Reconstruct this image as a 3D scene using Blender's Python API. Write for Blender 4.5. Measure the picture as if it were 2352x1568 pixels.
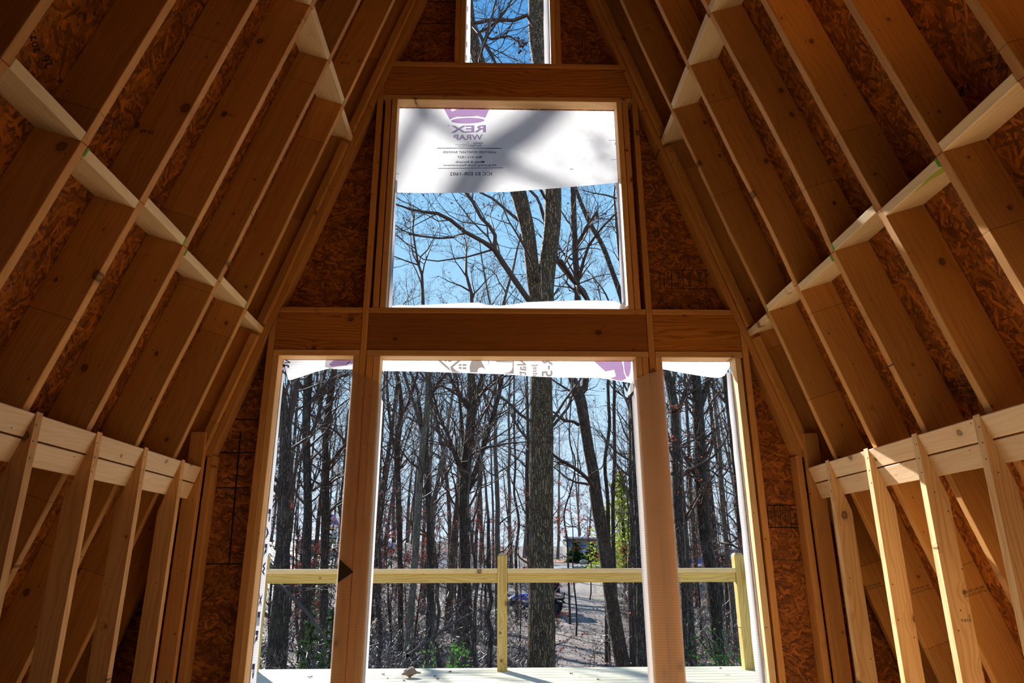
import bpy, bmesh, math, random
from math import sin, cos, pi, sqrt, radians, floor
from mathutils import Vector, Matrix, noise
random.seed(7)
for o in list(bpy.data.objects):
    bpy.data.objects.remove(o)
SC = bpy.context.scene
COL = SC.collection

# ------------------------------------------------------------------ camera
F_PX, PITCH, YAW, ROLL = 1565.47, 0.3130, -0.0263, -0.0028
CAM = Vector((-0.0801, -4.0312, 0.0))
fwd = Vector((sin(-YAW)*cos(PITCH), cos(YAW)*cos(PITCH), sin(PITCH)))
_r = Vector((cos(YAW), sin(YAW), 0)); _u = _r.cross(fwd)
RIGHT = _r*cos(ROLL) + _u*sin(ROLL); UP = -_r*sin(ROLL) + _u*cos(ROLL)
cd = bpy.data.cameras.new('camera'); cam = bpy.data.objects.new('camera', cd); COL.objects.link(cam)
cd.sensor_width = 36.0; cd.sensor_fit = 'HORIZONTAL'; cd.lens = F_PX/2352*36.0
cd.clip_start = 0.02; cd.clip_end = 2000
M = Matrix(((RIGHT.x, UP.x, -fwd.x, CAM.x), (RIGHT.y, UP.y, -fwd.y, CAM.y), (RIGHT.z, UP.z, -fwd.z, CAM.z), (0, 0, 0, 1)))
cam.matrix_world = M
SC.camera = cam

# ------------------------------------------------------------------ world, sun, exposure
W = bpy.data.worlds.new('sky'); SC.world = W; W.use_nodes = True
nt = W.node_tree; nt.nodes.clear()
wo = nt.nodes.new('ShaderNodeOutputWorld'); bg = nt.nodes.new('ShaderNodeBackground')
tc = nt.nodes.new('ShaderNodeTexCoord'); sx = nt.nodes.new('ShaderNodeSeparateXYZ'); cr = nt.nodes.new('ShaderNodeValToRGB')
nt.links.new(tc.outputs['Generated'], sx.inputs[0]); nt.links.new(sx.outputs['Z'], cr.inputs[0])
nt.links.new(cr.outputs[0], bg.inputs[0]); nt.links.new(bg.outputs[0], wo.inputs[0])
els = cr.color_ramp.elements
els[0].position = 0.0; els[0].color = (0.76, 0.88, 1.0, 1)
els[1].position = 1.0; els[1].color = (0.045, 0.16, 0.50, 1)
for p_, c_ in ((0.10, (0.64, 0.82, 1.0)), (0.30, (0.44, 0.73, 1.0)), (0.50, (0.30, 0.62, 0.98)), (0.66, (0.11, 0.38, 0.80))):
    e = els.new(p_); e.color = (*c_, 1)
bg.inputs[1].default_value = 1.0
SUN_DIR = Vector((-0.52, 1.0, 0.67)).normalized()          # from the house towards the sun
sl = bpy.data.lights.new('sun', 'SUN'); sl.energy = 9.5; sl.angle = radians(0.53); sl.color = (1.0, 0.965, 0.90)
so = bpy.data.objects.new('sun', sl); COL.objects.link(so); so.location = (-20, 38, 26)
so.rotation_euler = SUN_DIR.to_track_quat('Z', 'Y').to_euler()
SC.view_settings.view_transform = 'Standard'; SC.view_settings.look = 'None'
SC.view_settings.exposure = 0.08; SC.view_settings.gamma = 1.0; SC.view_settings.use_curve_mapping = False
SC.cycles.max_bounces = 7; SC.cycles.diffuse_bounces = 4; SC.cycles.transparent_max_bounces = 10
SC.cycles.use_adaptive_sampling = True; SC.cycles.adaptive_threshold = 0.08; SC.cycles.adaptive_min_samples = 12
SC.cycles.transmission_bounces = 4; SC.cycles.glossy_bounces = 2
SC.cycles.use_denoising = True; SC.cycles.sample_clamp_indirect = 8.0
SC.cycles.caustics_reflective = False; SC.cycles.caustics_refractive = False

# ------------------------------------------------------------------ helpers
def ray(x, y):
    return (fwd*F_PX + RIGHT*(x-1176) + UP*(784-y)).normalized()
def at(x, y, Y):
    d = ray(x, y); return CAM + d*((Y-CAM.y)/d.y)
def atz(x, y, z):
    d = ray(x, y); return CAM + d*((z-CAM.z)/d.z)
def atx(x, y, X):
    d = ray(x, y); return CAM + d*((X-CAM.x)/d.x)

def tag(o, label=None, cat=None, group=None, kind=None):
    if label: o['label'] = label
    if cat: o['category'] = cat
    if group: o['group'] = group
    if kind: o['kind'] = kind
    return o
def empty(name, loc=(0, 0, 0), mat=None):
    o = bpy.data.objects.new(name, None); COL.objects.link(o)
    o.empty_display_size = 0.1
    if mat is not None: o.matrix_world = mat
    else: o.location = loc
    return o
def mesh(name, V, Fc, mat=None, parent=None, mw=None, smooth=False):
    me = bpy.data.meshes.new(name); me.from_pydata(V, [], Fc); me.update()
    if mat: me.materials.append(mat)
    if smooth: me.polygons.foreach_set('use_smooth', [True]*len(me.polygons))
    o = bpy.data.objects.new(name, me); COL.objects.link(o)
    if mw is not None: o.matrix_world = mw
    if parent is not None:
        o.parent = parent
        if mw is None: pass
    return o
def fix_normals(o):
    bm = bmesh.new(); bm.from_mesh(o.data); bmesh.ops.recalc_face_normals(bm, faces=bm.faces); bm.to_mesh(o.data); bm.free()
def frame(orig, ax, ay, az=None):
    ax = Vector(ax).normalized(); ay = Vector(ay).normalized(); az = ax.cross(ay) if az is None else Vector(az)
    return Matrix(((ax.x, ay.x, az.x, orig[0]), (ax.y, ay.y, az.y, orig[1]), (ax.z, ay.z, az.z, orig[2]), (0, 0, 0, 1)))

# ------------------------------------------------------------------ materials
def newmat(name):
    m = bpy.data.materials.new(name); m.use_nodes = True; n = m.node_tree; n.nodes.clear()
    return m, n
class NB:
    """tiny node builder"""
    def __init__(s, name):
        s.m, s.t = newmat(name)
        s.out = s.t.nodes.new('ShaderNodeOutputMaterial')
    def n(s, typ, **kw):
        x = s.t.nodes.new('ShaderNode'+typ)
        for k, v in kw.items():
            if k.startswith('i_'):
                key = k[2:]; key = int(key) if key.isdigit() else key.replace('_', ' ')
                if hasattr(v, 'is_linked') or isinstance(v, bpy.types.NodeSocket): s.t.links.new(v, x.inputs[key])
                else: x.inputs[key].default_value = v
            else: setattr(x, k, v)
        return x
    def math(s, op, a, b=None, c=None, clamp=False):
        x = s.t.nodes.new('ShaderNodeMath'); x.operation = op; x.use_clamp = clamp
        for i, v in enumerate((a, b, c)):
            if v is None: continue
            if isinstance(v, bpy.types.NodeSocket): s.t.links.new(v, x.inputs[i])
            else: x.inputs[i].default_value = v
        return x.outputs[0]
    def mix(s, f, a, b, blend='MIX'):
        x = s.t.nodes.new('ShaderNodeMix'); x.data_type = 'RGBA'; x.blend_type = blend; x.clamp_factor = True
        for sock, v in ((x.inputs[0], f), (x.inputs[6], a), (x.inputs[7], b)):
            if isinstance(v, bpy.types.NodeSocket): s.t.links.new(v, sock)
            elif isinstance(v, (int, float)): sock.default_value = v
            else: sock.default_value = (*v[:3], 1)
        return x.outputs[2]
    def ramp(s, f, stops, interp='LINEAR'):
        x = s.t.nodes.new('ShaderNodeValToRGB'); x.color_ramp.interpolation = interp
        s.t.links.new(f, x.inputs[0]); e = x.color_ramp.elements
        while len(e) > 1: e.remove(e[-1])
        e[0].position = stops[0][0]; c = stops[0][1]; e[0].color = (c, c, c, 1) if isinstance(c, (int, float)) else (*c, 1)
        for p, c in stops[1:]:
            q = e.new(p); q.color = (c, c, c, 1) if isinstance(c, (int, float)) else (*c, 1)
        return x.outputs[0]
    def mapping(s, vec, loc=(0, 0, 0), rot=(0, 0, 0), scale=(1, 1, 1)):
        x = s.t.nodes.new('ShaderNodeMapping'); s.t.links.new(vec, x.inputs[0])
        x.inputs[1].default_value = loc; x.inputs[2].default_value = rot; x.inputs[3].default_value = scale
        return x.outputs[0]
    def noise(s, vec, scale, detail=2, rough=0.5, dist=0.0):
        x = s.n('TexNoise'); s.t.links.new(vec, x.inputs['Vector'])
        x.inputs['Scale'].default_value = scale; x.inputs['Detail'].default_value = detail
        x.inputs['Roughness'].default_value = rough; x.inputs['Distortion'].default_value = dist
        return x.outputs[0]
    def vadd(s, a, b, op='ADD'):
        x = s.t.nodes.new('ShaderNodeVectorMath'); x.operation = op
        for i, v in enumerate((a, b)):
            if isinstance(v, bpy.types.NodeSocket): s.t.links.new(v, x.inputs[i])
            else: x.inputs[i].default_value = v
        return x.outputs[0]
    def surf(s, col, rough=0.6, bump=None, bstr=0.3, bdist=0.002, spec=0.3):
        p = s.n('BsdfPrincipled')
        if isinstance(col, bpy.types.NodeSocket): s.t.links.new(col, p.inputs['Base Color'])
        else: p.inputs['Base Color'].default_value = (*col, 1)
        if isinstance(rough, bpy.types.NodeSocket): s.t.links.new(rough, p.inputs['Roughness'])
        else: p.inputs['Roughness'].default_value = rough
        p.inputs['Specular IOR Level'].default_value = spec
        if bump is not None:
            b = s.n('Bump'); b.inputs['Strength'].default_value = bstr; b.inputs['Distance'].default_value = bdist
            s.t.links.new(bump, b.inputs['Height']); s.t.links.new(b.outputs[0], p.inputs['Normal'])
        s.t.links.new(p.outputs[0], s.out.inputs[0])
        return p
    def seed(s):
        """object coordinates shifted by a per-object random amount"""
        c = s.n('TexCoord').outputs['Object']; r = s.n('ObjectInfo').outputs['Random']
        off = s.n('CombineXYZ'); s.t.links.new(s.math('MULTIPLY', r, 37.0), off.inputs[0])
        s.t.links.new(s.math('MULTIPLY', r, 91.0), off.inputs[1]); s.t.links.new(s.math('MULTIPLY', r, 53.0), off.inputs[2])
        return s.vadd(c, off.outputs[0]), r, c

def wood(name, light, dark, ring=1.0, knot=0.5, joints=True, var=0.25):
    b = NB(name); v, r, oc = b.seed()
    warp = b.noise(b.mapping(v, scale=(0.7, 5.0, 5.0)), 1.0, 3, 0.55, 0.3)
    # knots: scattered round cells, dark core and ring
    kw = b.vadd(v, b.mapping(b.n('TexNoise', i_Vector=v, i_Scale=14.0).outputs[1], scale=(0.02, 0.02, 0.02)))
    kv = b.n('TexVoronoi', feature='F1', voronoi_dimensions='2D'); b.t.links.new(b.mapping(kw, scale=(4.6, 5.6, 5.6)), kv.inputs['Vector'])
    kv.inputs['Scale'].default_value = 1.0; kv.inputs['Randomness'].default_value = 1.0
    ks = b.n('SeparateColor', i_0=kv.outputs['Color'])
    keep = b.math('GREATER_THAN', ks.outputs[0], 1.0-knot)
    kr = b.math('ADD', 0.022, b.math('MULTIPLY', b.math('POWER', ks.outputs[1], 3.0), 0.085))
    kd = b.math('DIVIDE', kv.outputs['Distance'], kr)
    km = b.math('MULTIPLY', b.ramp(b.math('MULTIPLY', kd, 0.5), [(0.0, 0.75), (0.22, 0.62), (0.38, 0.95), (0.50, 0.45), (0.62, 0.12), (1.0, 0.0)]), keep)
    halo = b.math('MULTIPLY', b.ramp(b.math('MULTIPLY', kd, 0.2), [(0.0, 1.0), (1.0, 0.0)]), keep)
    rings = b.n('TexWave', wave_type='BANDS', bands_direction='Y')
    wv = b.vadd(b.mapping(v, scale=(0.16, 3.0, 2.0)), b.n('CombineXYZ', i_1=b.math('ADD', b.math('MULTIPLY', warp, 0.85), b.math('MULTIPLY', halo, 0.10))).outputs[0])
    b.t.links.new(wv, rings.inputs['Vector']); rings.inputs['Scale'].default_value = 4.2
    rings.inputs['Distortion'].default_value = 0.8; rings.inputs['Detail'].default_value = 2.0; rings.inputs['Detail Scale'].default_value = 0.8
    g = b.math('POWER', rings.outputs[1], 2.6)
    fine = b.noise(b.mapping(v, scale=(2.0, 90.0, 90.0)), 1.0, 2, 0.6)
    streak = b.ramp(b.noise(b.mapping(v, scale=(0.9, 34.0, 34.0)), 1.0, 3, 0.6), [(0.48, 0.0), (0.72, 1.0)])
    big = b.noise(b.mapping(v, scale=(1.1, 3.0, 3.0)), 1.0, 3, 0.55)
    f = b.math('ADD', b.math('MULTIPLY', g, 0.42*ring), b.math('MULTIPLY', fine, 0.22))
    f = b.math('ADD', f, b.math('MULTIPLY', streak, 0.30))
    f = b.math('ADD', f, b.math('MULTIPLY', b.math('SUBTRACT', big, 0.52), 0.9), clamp=True)
    col = b.mix(f, light, dark)
    col = b.mix(b.math('MULTIPLY', halo, 0.25), col, dark)
    col = b.mix(km, col, tuple(c*0.20 for c in dark))
    # nail heads and small pin marks
    nv = b.n('TexVoronoi', feature='F1', voronoi_dimensions='2D'); b.t.links.new(b.mapping(v, scale=(13, 15, 15)), nv.inputs['Vector']); nv.inputs['Scale'].default_value = 1.0
    nk = b.math('MULTIPLY', b.math('GREATER_THAN', b.n('SeparateColor', i_0=nv.outputs['Color']).outputs[0], 0.91), b.math('LESS_THAN', nv.outputs['Distance'], 0.045))
    col = b.mix(b.math('MULTIPLY', nk, 0.85), col, (0.02, 0.012, 0.008))
    if joints:
        xx = b.math('DIVIDE', b.n('SeparateXYZ', i_0=oc).outputs[0], 1.35); xx = b.math('ADD', xx, b.math('MULTIPLY', r, 7.3))
        cell = b.math('FLOOR', xx)
        wn = b.n('TexWhiteNoise', noise_dimensions='2D')
        cc = b.n('CombineXYZ'); b.t.links.new(cell, cc.inputs[0]); b.t.links.new(b.math('MULTIPLY', r, 50), cc.inputs[1]); b.t.links.new(cc.outputs[0], wn.inputs['Vector'])
        t = b.math('ADD', 1.0-var*0.5, b.math('MULTIPLY', wn.outputs['Value'], var))
        line = b.math('LESS_THAN', b.math('FRACT', xx), 0.0022)
        t = b.math('MULTIPLY', t, b.math('SUBTRACT', 1.0, b.math('MULTIPLY', line, 0.55)))
    else:
        t = b.math('ADD', 1.0-var*0.5, b.math('MULTIPLY', r, var))
    sc = b.n('CombineXYZ', i_0=t, i_1=t, i_2=t)
    col = b.mix(1.0, col, sc.outputs[0], 'MULTIPLY')
    b.surf(col, 0.58, b.math('ADD', fine, b.math('MULTIPLY', g, 0.5)), 0.25, 0.0015)
    return b.m

def osb(name, light, dark, sc=1.0):
    b = NB(name); v, r, oc = b.seed()
    v = b.vadd(v, b.mapping(b.n('TexNoise', i_Vector=v, i_Scale=3.0).outputs[1], scale=(0.05, 0.05, 0.05)))
    cur = None; pri = None
    for i, (ang, sx_, sy_) in enumerate(((0.10, 7, 44), (0.62, 8, 40), (-0.45, 7, 42), (1.3, 10, 40), (-0.95, 9, 46), (0.28, 6, 34))):
        k = b.n('TexVoronoi', feature='F1')
        b.t.links.new(b.mapping(b.mapping(v, loc=(i*3.1, i*1.7, 0), rot=(0, 0, ang)), scale=(sx_*sc, sy_*sc, 1.0)), k.inputs['Vector'])
        k.inputs['Scale'].default_value = 1.0
        s3 = b.n('SeparateColor', i_0=k.outputs['Color'])
        c = b.math('SUBTRACT', s3.outputs[0], b.math('MULTIPLY', k.outputs['Distance'], 0.22))
        if cur is None: cur, pri = c, s3.outputs[1]
        else:
            gt = b.math('GREATER_THAN', s3.outputs[1], pri)
            mx = b.n('Mix'); mx.data_type = 'FLOAT'
            b.t.links.new(gt, mx.inputs[0]); b.t.links.new(cur, mx.inputs[2]); b.t.links.new(c, mx.inputs[3]); cur = mx.outputs[0]
            pri = b.math('MAXIMUM', s3.outputs[1], pri)
    fine = b.noise(b.mapping(v, scale=(14, 90, 10)), 1.0, 3, 0.6)
    f = b.math('ADD', b.math('MULTIPLY', cur, 0.78), b.math('MULTIPLY', fine, 0.32))
    col = b.ramp(f, [(0.10, tuple(c*0.55 for c in dark)), (0.32, dark), (0.62, light), (0.86, tuple(min(1, c*1.55) for c in light))])
    b.surf(col, 0.5, f, 0.6, 0.003, 0.4)
    return b.m

def plain(name, col, rough=0.6, nscale=8.0, namp=0.18, spec=0.3, bump=0.0):
    b = NB(name); v, r, oc = b.seed()
    n1 = b.noise(v, nscale, 3, 0.6)
    k = b.math('ADD', 1-namp*0.5, b.math('MULTIPLY', n1, namp))
    c = b.mix(1.0, col, b.n('CombineXYZ', i_0=k, i_1=k, i_2=k).outputs[0], 'MULTIPLY')
    b.surf(c, rough, n1 if bump else None, bump, 0.01, spec)
    return b.m

MAT = {}
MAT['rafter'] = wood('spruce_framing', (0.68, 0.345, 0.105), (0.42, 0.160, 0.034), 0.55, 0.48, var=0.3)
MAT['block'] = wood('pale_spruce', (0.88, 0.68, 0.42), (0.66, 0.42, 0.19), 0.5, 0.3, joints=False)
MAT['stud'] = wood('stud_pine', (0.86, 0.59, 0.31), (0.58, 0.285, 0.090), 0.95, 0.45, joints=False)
MAT['shadestud'] = wood('shaded_stud_pine', (0.74, 0.42, 0.165), (0.48, 0.20, 0.050), 0.8, 0.45, joints=False)  # shade on the left knee wall painted into a darker stud colour
MAT['ledger'] = wood('pale_pine_board', (0.87, 0.65, 0.43), (0.66, 0.38, 0.17), 0.4, 0.55, joints=False, var=0.12)
MAT['gable'] = wood('gable_stud_pine', (0.70, 0.35, 0.115), (0.46, 0.175, 0.040), 0.5, 0.4, joints=False)
MAT['plate'] = wood('lit_plate_pine', (0.78, 0.47, 0.20), (0.56, 0.27, 0.085), 0.5, 0.35, joints=False)  # bounce light on soffits and trimmers painted into a lighter pine
MAT['jamb'] = wood('sunlit_jamb_pine', (0.82, 0.60, 0.34), (0.62, 0.38, 0.17), 0.5, 0.10, joints=False)  # sunlight on the right door jamb painted in as paler pine
MAT['header'] = wood('header_pine', (0.56, 0.215, 0.038), (0.26, 0.078, 0.011), 1.5, 0.15, joints=False)
MAT['lvl'] = wood('laminated_header', (0.38, 0.135, 0.026), (0.18, 0.052, 0.009), 0.5, 0.3, joints=False)
MAT['treated'] = wood('treated_pine', (0.68, 0.55, 0.20), (0.44, 0.28, 0.06), 1.2, 0.35, joints=False, var=0.10)
MAT['deck'] = wood('deck_pine', (0.74, 0.72, 0.56), (0.56, 0.50, 0.30), 0.9, 0.25, joints=False, var=0.12)
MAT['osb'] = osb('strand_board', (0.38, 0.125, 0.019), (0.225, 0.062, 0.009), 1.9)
MAT['floorosb'] = osb('subfloor_board', (0.80, 0.58, 0.34), (0.62, 0.42, 0.22))
MAT['ink'] = plain('black_ink', (0.012, 0.010, 0.009), 0.8)
MAT['chalk'] = plain('red_chalk', (0.35, 0.02, 0.02), 0.9)
MAT['pink'] = plain('pink_chalk', (0.85, 0.10, 0.25), 0.9)
MAT['green'] = plain('green_paint', (0.10, 0.42, 0.06), 0.7)
MAT['nail'] = plain('nail_steel', (0.03, 0.025, 0.02), 0.5)

# ------------------------------------------------------------------ lumber
def board(name, profile, T, mat, mw, label=None, cat=None, group=None, parent=None, bev=0.0022, t0=None, kind=None, wane=0.0):
    """profile polygon in local x (length) y (width), thickness along local z centred on 0"""
    z0 = -T/2 if t0 is None else t0
    bm = bmesh.new()
    if wane:
        pr = []
        n = len(profile)
        for i in range(n):
            a, c = profile[i], profile[(i+1) % n]
            pr.append(a)
            L = sqrt((a[0]-c[0])**2+(a[1]-c[1])**2)
            if L > 1.5 and abs(a[1]) < 1e-6 and abs(c[1]) < 1e-6:
                k = int(L/0.10); sd = random.random()*50
                for j in range(1, k):
                    t = j/k; x = a[0]+(c[0]-a[0])*t
                    w = max(0.0, noise.noise(Vector((x*1.1, sd, 0)))-0.22)*wane + random.random()*0.0012
                    pr.append((x, w))
        profile = pr
    a = [bm.verts.new((x, y, z0)) for x, y in profile]; c = [bm.verts.new((x, y, z0+T)) for x, y in profile]
    bm.faces.new(a[::-1]); bm.faces.new(c)
    n = len(profile)
    for i in range(n): bm.faces.new((a[i], a[(i+1) % n], c[(i+1) % n], c[i]))
    bmesh.ops.recalc_face_normals(bm, faces=bm.faces)
    if bev:
        es = [e for e in bm.edges if e.calc_face_angle(0) > 0.5]
        bmesh.ops.bevel(bm, geom=es, offset=bev, segments=1, affect='EDGES', clamp_overlap=True)
    me = bpy.data.meshes.new(name); bm.to_mesh(me); bm.free(); me.materials.append(mat)
    o = bpy.data.objects.new(name, me); COL.objects.link(o); o.matrix_world = mw
    if parent is not None:
        o.parent = parent; o.matrix_parent_inverse = Matrix.Identity(4)
        o.matrix_local = parent.matrix_world.inverted() @ mw if parent.matrix_world != Matrix.Identity(4) else mw
    tag(o, label, cat, group, kind)
    return o
def child_mesh(name, V, Fc, mat, parent, smooth=False):
    """V in world coordinates, re-expressed in the parent's frame"""
    inv = parent.matrix_world.inverted()
    o = mesh(name, [tuple(inv @ Vector(v)) for v in V], Fc, mat, parent, smooth=smooth)
    return o
def box_v(a, b):
    x0, y0, z0 = a; x1, y1, z1 = b
    V = [(x0, y0, z0), (x1, y0, z0), (x1, y1, z0), (x0, y1, z0), (x0, y0, z1), (x1, y0, z1), (x1, y1, z1), (x0, y1, z1)]
    Fc = [(0, 3, 2, 1), (4, 5, 6, 7), (0, 1, 5, 4), (1, 2, 6, 5), (2, 3, 7, 6), (3, 0, 4, 7)]
    return V, Fc
def join(parts):
    V = []; Fc = []
    for v, f in parts:
        o = len(V); V += list(v); Fc += [tuple(i+o for i in q) for q in f]
    return V, Fc

# ------------------------------------------------------------------ house dimensions (metres)
A, MS = 1.9646, 0.3278; Q = sqrt(1+MS*MS); SP = 0.4064
ZF = -0.955; Y_BACK = -7.6; RD = 0.184; T38 = 0.038
def slope(sg):
    return Vector((-sg*MS, 0, 1))/Q, Vector((sg, 0, MS))/Q      # up the slope, outwards
def roofpt(sg, z, y, off=0.0):
    u, n = slope(sg); return Vector((sg*(A-MS*z), y, z)) + n*off
RAF_Y = [0.019] + [0.0821-SP*k for k in range(1, 19)]
ORD = ['rafter against the gable wall', 'second rafter from the gable wall', 'third rafter from the gable wall', 'fourth rafter from the gable wall',
       'fifth rafter from the gable wall', 'sixth rafter from the gable wall', 'seventh rafter from the gable wall', 'eighth rafter from the gable wall']
SIDE = {-1: 'left', 1: 'right'}
zt = 5.80
Lr = (zt-ZF)*Q
for sg in (-1, 1):
    u, n = slope(sg)
    for k, yc in enumerate(RAF_Y):
        if k >= 16: continue
        o0 = roofpt(sg, ZF, yc)
        lab = ('spruce %s on the %s roof slope' % (ORD[k], SIDE[sg])) if k < 8 else 'spruce rafter of the %s roof slope behind the camera' % SIDE[sg]
        grp = ('rafters of the %s slope' % SIDE[sg]) if k < 8 else 'rafters of the %s slope behind the camera' % SIDE[sg]
        dzb = RD*MS   # level cut at the floor
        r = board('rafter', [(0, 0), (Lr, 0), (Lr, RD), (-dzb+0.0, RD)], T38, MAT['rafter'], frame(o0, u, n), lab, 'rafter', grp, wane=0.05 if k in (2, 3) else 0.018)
        if 1 <= k <= 6:
            for zz in (1.3852, 2.7704):
                c = roofpt(sg, zz, yc)
                pts = [c+u*a+Vector((0, b, 0))-n*0.0012 for a, b in ((-0.0016, -0.018), (0.0016, -0.018), (0.0016+0.003, 0.018), (-0.0016+0.003, 0.018))]
                child_mesh('chalk_mark', pts, [(0, 1, 2, 3)], MAT['chalk'], r)
# ridge
board('ridge_board', [(0, 0), (7.0, 0), (7.0, 0.235), (0, 0.235)], T38, MAT['rafter'], frame((0, 0.0, zt-0.02), (0, -1, 0), (0, 0, 1)),
      'long ridge board at the peak where both rows of rafters meet', 'ridge board')

# ------------------------------------------------------------------ blocking between rafters
def block(sg, k, z, above, row):
    """between rafter k and k-1"""
    u, n = slope(sg)
    y0 = RAF_Y[k]+T38/2; y1 = (RAF_Y[k-1]-T38/2) if k > 1 else 0.0
    c = roofpt(sg, z, y0) + u*(T38/2 if above else -T38/2)
    side = SIDE[sg]
    nm = ['', 'first', 'second', 'third', 'fourth', 'fifth', 'sixth', 'seventh'][k] if k < 8 else 'rear'
    if k < 8: lab = 'pale blocking board in the %s bay from the gable wall, %s row, %s slope' % (nm, row, side)
    else: lab = 'pale blocking board of the %s slope behind the camera, %s row' % (side, row)
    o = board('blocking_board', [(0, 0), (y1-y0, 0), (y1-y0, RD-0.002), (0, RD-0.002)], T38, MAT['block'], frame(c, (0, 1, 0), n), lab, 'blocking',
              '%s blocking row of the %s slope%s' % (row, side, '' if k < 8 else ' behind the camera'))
    if row == 'lower' and k in (2, 3, 4, 5) or (row == 'upper' and k == 2):
        P0 = c + n*0.0; s_ = -1 if above else 1
        e = 0.011
        y = 0.0 if (k % 2) else (y1-y0)-e
        uu = u*(T38/2+0.0008)
        pts = [c+Vector((0, y, 0))-n*0.001-uu, c+Vector((0, y+e, 0))-n*0.001-uu*0.6, c+Vector((0, y+e, 0))-n*0.001+uu*0.9, c+Vector((0, y, 0))-n*0.001+uu]
        child_mesh('paint_mark', pts, [(0, 1, 2, 3)], MAT['green'], o)
for sg in (-1, 1):
    for k in range(1, 16):
        above = (k % 2 == 0)
        block(sg, k, 1.3852, above, 'lower')
        block(sg, k, 2.7704, above if k != 3 else True, 'upper')
for o in list(bpy.data.objects):
    if o.get('label') == 'pale blocking board in the fifth bay from the gable wall, lower row, right slope':
        Vs = [(x, y, T38/2+0.0006) for x, y in ((0.0, 0.002), (0.10, 0.0), (0.19, 0.012), (0.10, 0.030), (0.055, 0.060), (0.02, 0.095), (0.0, 0.10))]
        zs = -1 if (o.matrix_world.to_3x3() @ Vector((0, 0, 1))).z > 0 else 1
        sm_ = mesh('paint_smear', [(x, y, z*zs) for x, y, z in Vs], [tuple(range(7))], None, parent=o)
        MAT['smear'] = plain('yellow_green_smear', (0.42, 0.48, 0.07), 0.7, 30, 0.6); sm_.data.materials.append(MAT['smear'])

# ------------------------------------------------------------------ ledger boards on the rafters
for sg in (-1, 1):
    u, n = slope(sg)
    for j, (za, zb, nm) in enumerate(((0.446, 0.531, 'upper'), (0.355, 0.440, 'lower'))):
        c = roofpt(sg, za, -0.055)
        w = (zb-za)*Q
        board('ledger_board', [(0, 0), (6.1, 0), (6.1, w), (0, w)], T38, MAT['ledger'], frame(c-n*(T38/2), (0, -1, 0), u),
              '%s pale ledger board nailed across the %s rafters at knee wall height' % (nm, SIDE[sg]), 'ledger board', 'ledger boards on the %s slope' % SIDE[sg])

# ------------------------------------------------------------------ knee wall studs
XK = 1.752
for sg in (-1, 1):
    ys = [-0.2995, -0.710, -1.118, -1.52] + [-1.52-SP*i for i in range(1, 12)]
    for k, yc in enumerate(ys):
        zi = 0.529                         # top at the inner edge
        zo = zi - (0.089-0.0)/MS*1.0       # the sloped cut follows the ledger boards
        # profile: x up, y outwards; inner edge y=0, outer edge y=.089
        zb = ZF
        cut = [(0, 0), (zi-zb, 0), (zi-zb, 0.001), (zi-0.089/MS-zb+0.0, 0.089), (0, 0.089)]
        nm = ['first', 'second', 'third', 'fourth', 'fifth', 'sixth'][k] if k < 6 else None
        lab = ('%s upright knee wall stud from the gable wall on the %s side' % (nm, SIDE[sg])) if nm else 'upright knee wall stud on the %s side behind the camera' % SIDE[sg]
        s = board('knee_wall_stud', cut, T38, MAT['stud' if sg > 0 else 'shadestud'], frame((sg*XK, yc, zb), (0, 0, 1), (sg, 0, 0)), lab, 'stud',
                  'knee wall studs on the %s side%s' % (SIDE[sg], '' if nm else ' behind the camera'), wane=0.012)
        for dz in (0.05, 0.11, 0.17):
            V, Fc = box_v((sg*XK-0.0012, yc-0.009, zi-dz), (sg*XK+0.001, yc-0.004, zi-dz+0.005))
            child_mesh('nail_head', V, Fc, MAT['nail'], s)
    board('knee_wall_end_stud', [(0, 0), (0.727-ZF, 0), (0.727-ZF, 0.087), (0, 0.087)], T38, MAT['gable'], frame((sg*1.757, -0.031, ZF), (0, 0, 1), (sg, 0, 0)),
          'taller square-topped knee wall stud in the %s corner beside the gable wall' % SIDE[sg], 'stud')
    board('knee_wall_end_stud', [(0, 0), (0.30-ZF, 0), (0.30-ZF, 0.089), (0, 0.089)], T38, MAT['gable'], frame((sg*1.862, -0.06, ZF), (0, 0, 1), (sg, 0, 0)),
          'dark short stud tucked behind the %s corner knee wall stud' % SIDE[sg], 'stud')
    board('sole_plate', [(0, 0), (6.3, 0), (6.3, 0.089), (0, 0.089)], T38, MAT['gable'], frame((sg*XK+ (0 if sg > 0 else -0.089), -0.06, ZF-0.019), (0, -1, 0), (1, 0, 0)),
          'sole plate under the %s knee wall studs' % SIDE[sg], 'plate')

# ------------------------------------------------------------------ gable wall framing (front face y = 0, 89 mm deep)
G = MAT['gable']
def gx(z, off=0.041): return A - MS*z - off*Q          # inner edge of the sloped plates
def vert(x0, x1, z0, z1, lab, name='gable_stud', mat=None, cat='stud', slanted=False, y0=0.0, D=0.089, group=None):
    L = z1-z0
    if slanted:
        # top cut along the roof slope
        za = (A-0.041*Q-abs(x0))/MS; zb = (A-0.041*Q-abs(x1))/MS
        prof = [(0, 0), (za-z0, 0), (zb-z0, x1-x0), (0, x1-x0)]
    else: prof = [(0, 0), (L, 0), (L, x1-x0), (0, x1-x0)]
    return board(name, prof, D, mat or G, frame((x0, y0+D/2, z0), (0, 0, 1), (1, 0, 0)), lab, cat, group)
def horiz(prof, lab, name, mat=None, cat='plate', y0=0.0, D=0.089, group=None):
    """profile given directly in world x, z"""
    x0 = min(p[0] for p in prof); z0 = min(p[1] for p in prof)
    return board(name, [(p[0]-x0, p[1]-z0) for p in prof], D, mat or G, frame((x0, y0+D/2, z0), (1, 0, 0), (0, 0, 1)), lab, cat, group)
GR = 'framing members of the gable wall'
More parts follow.
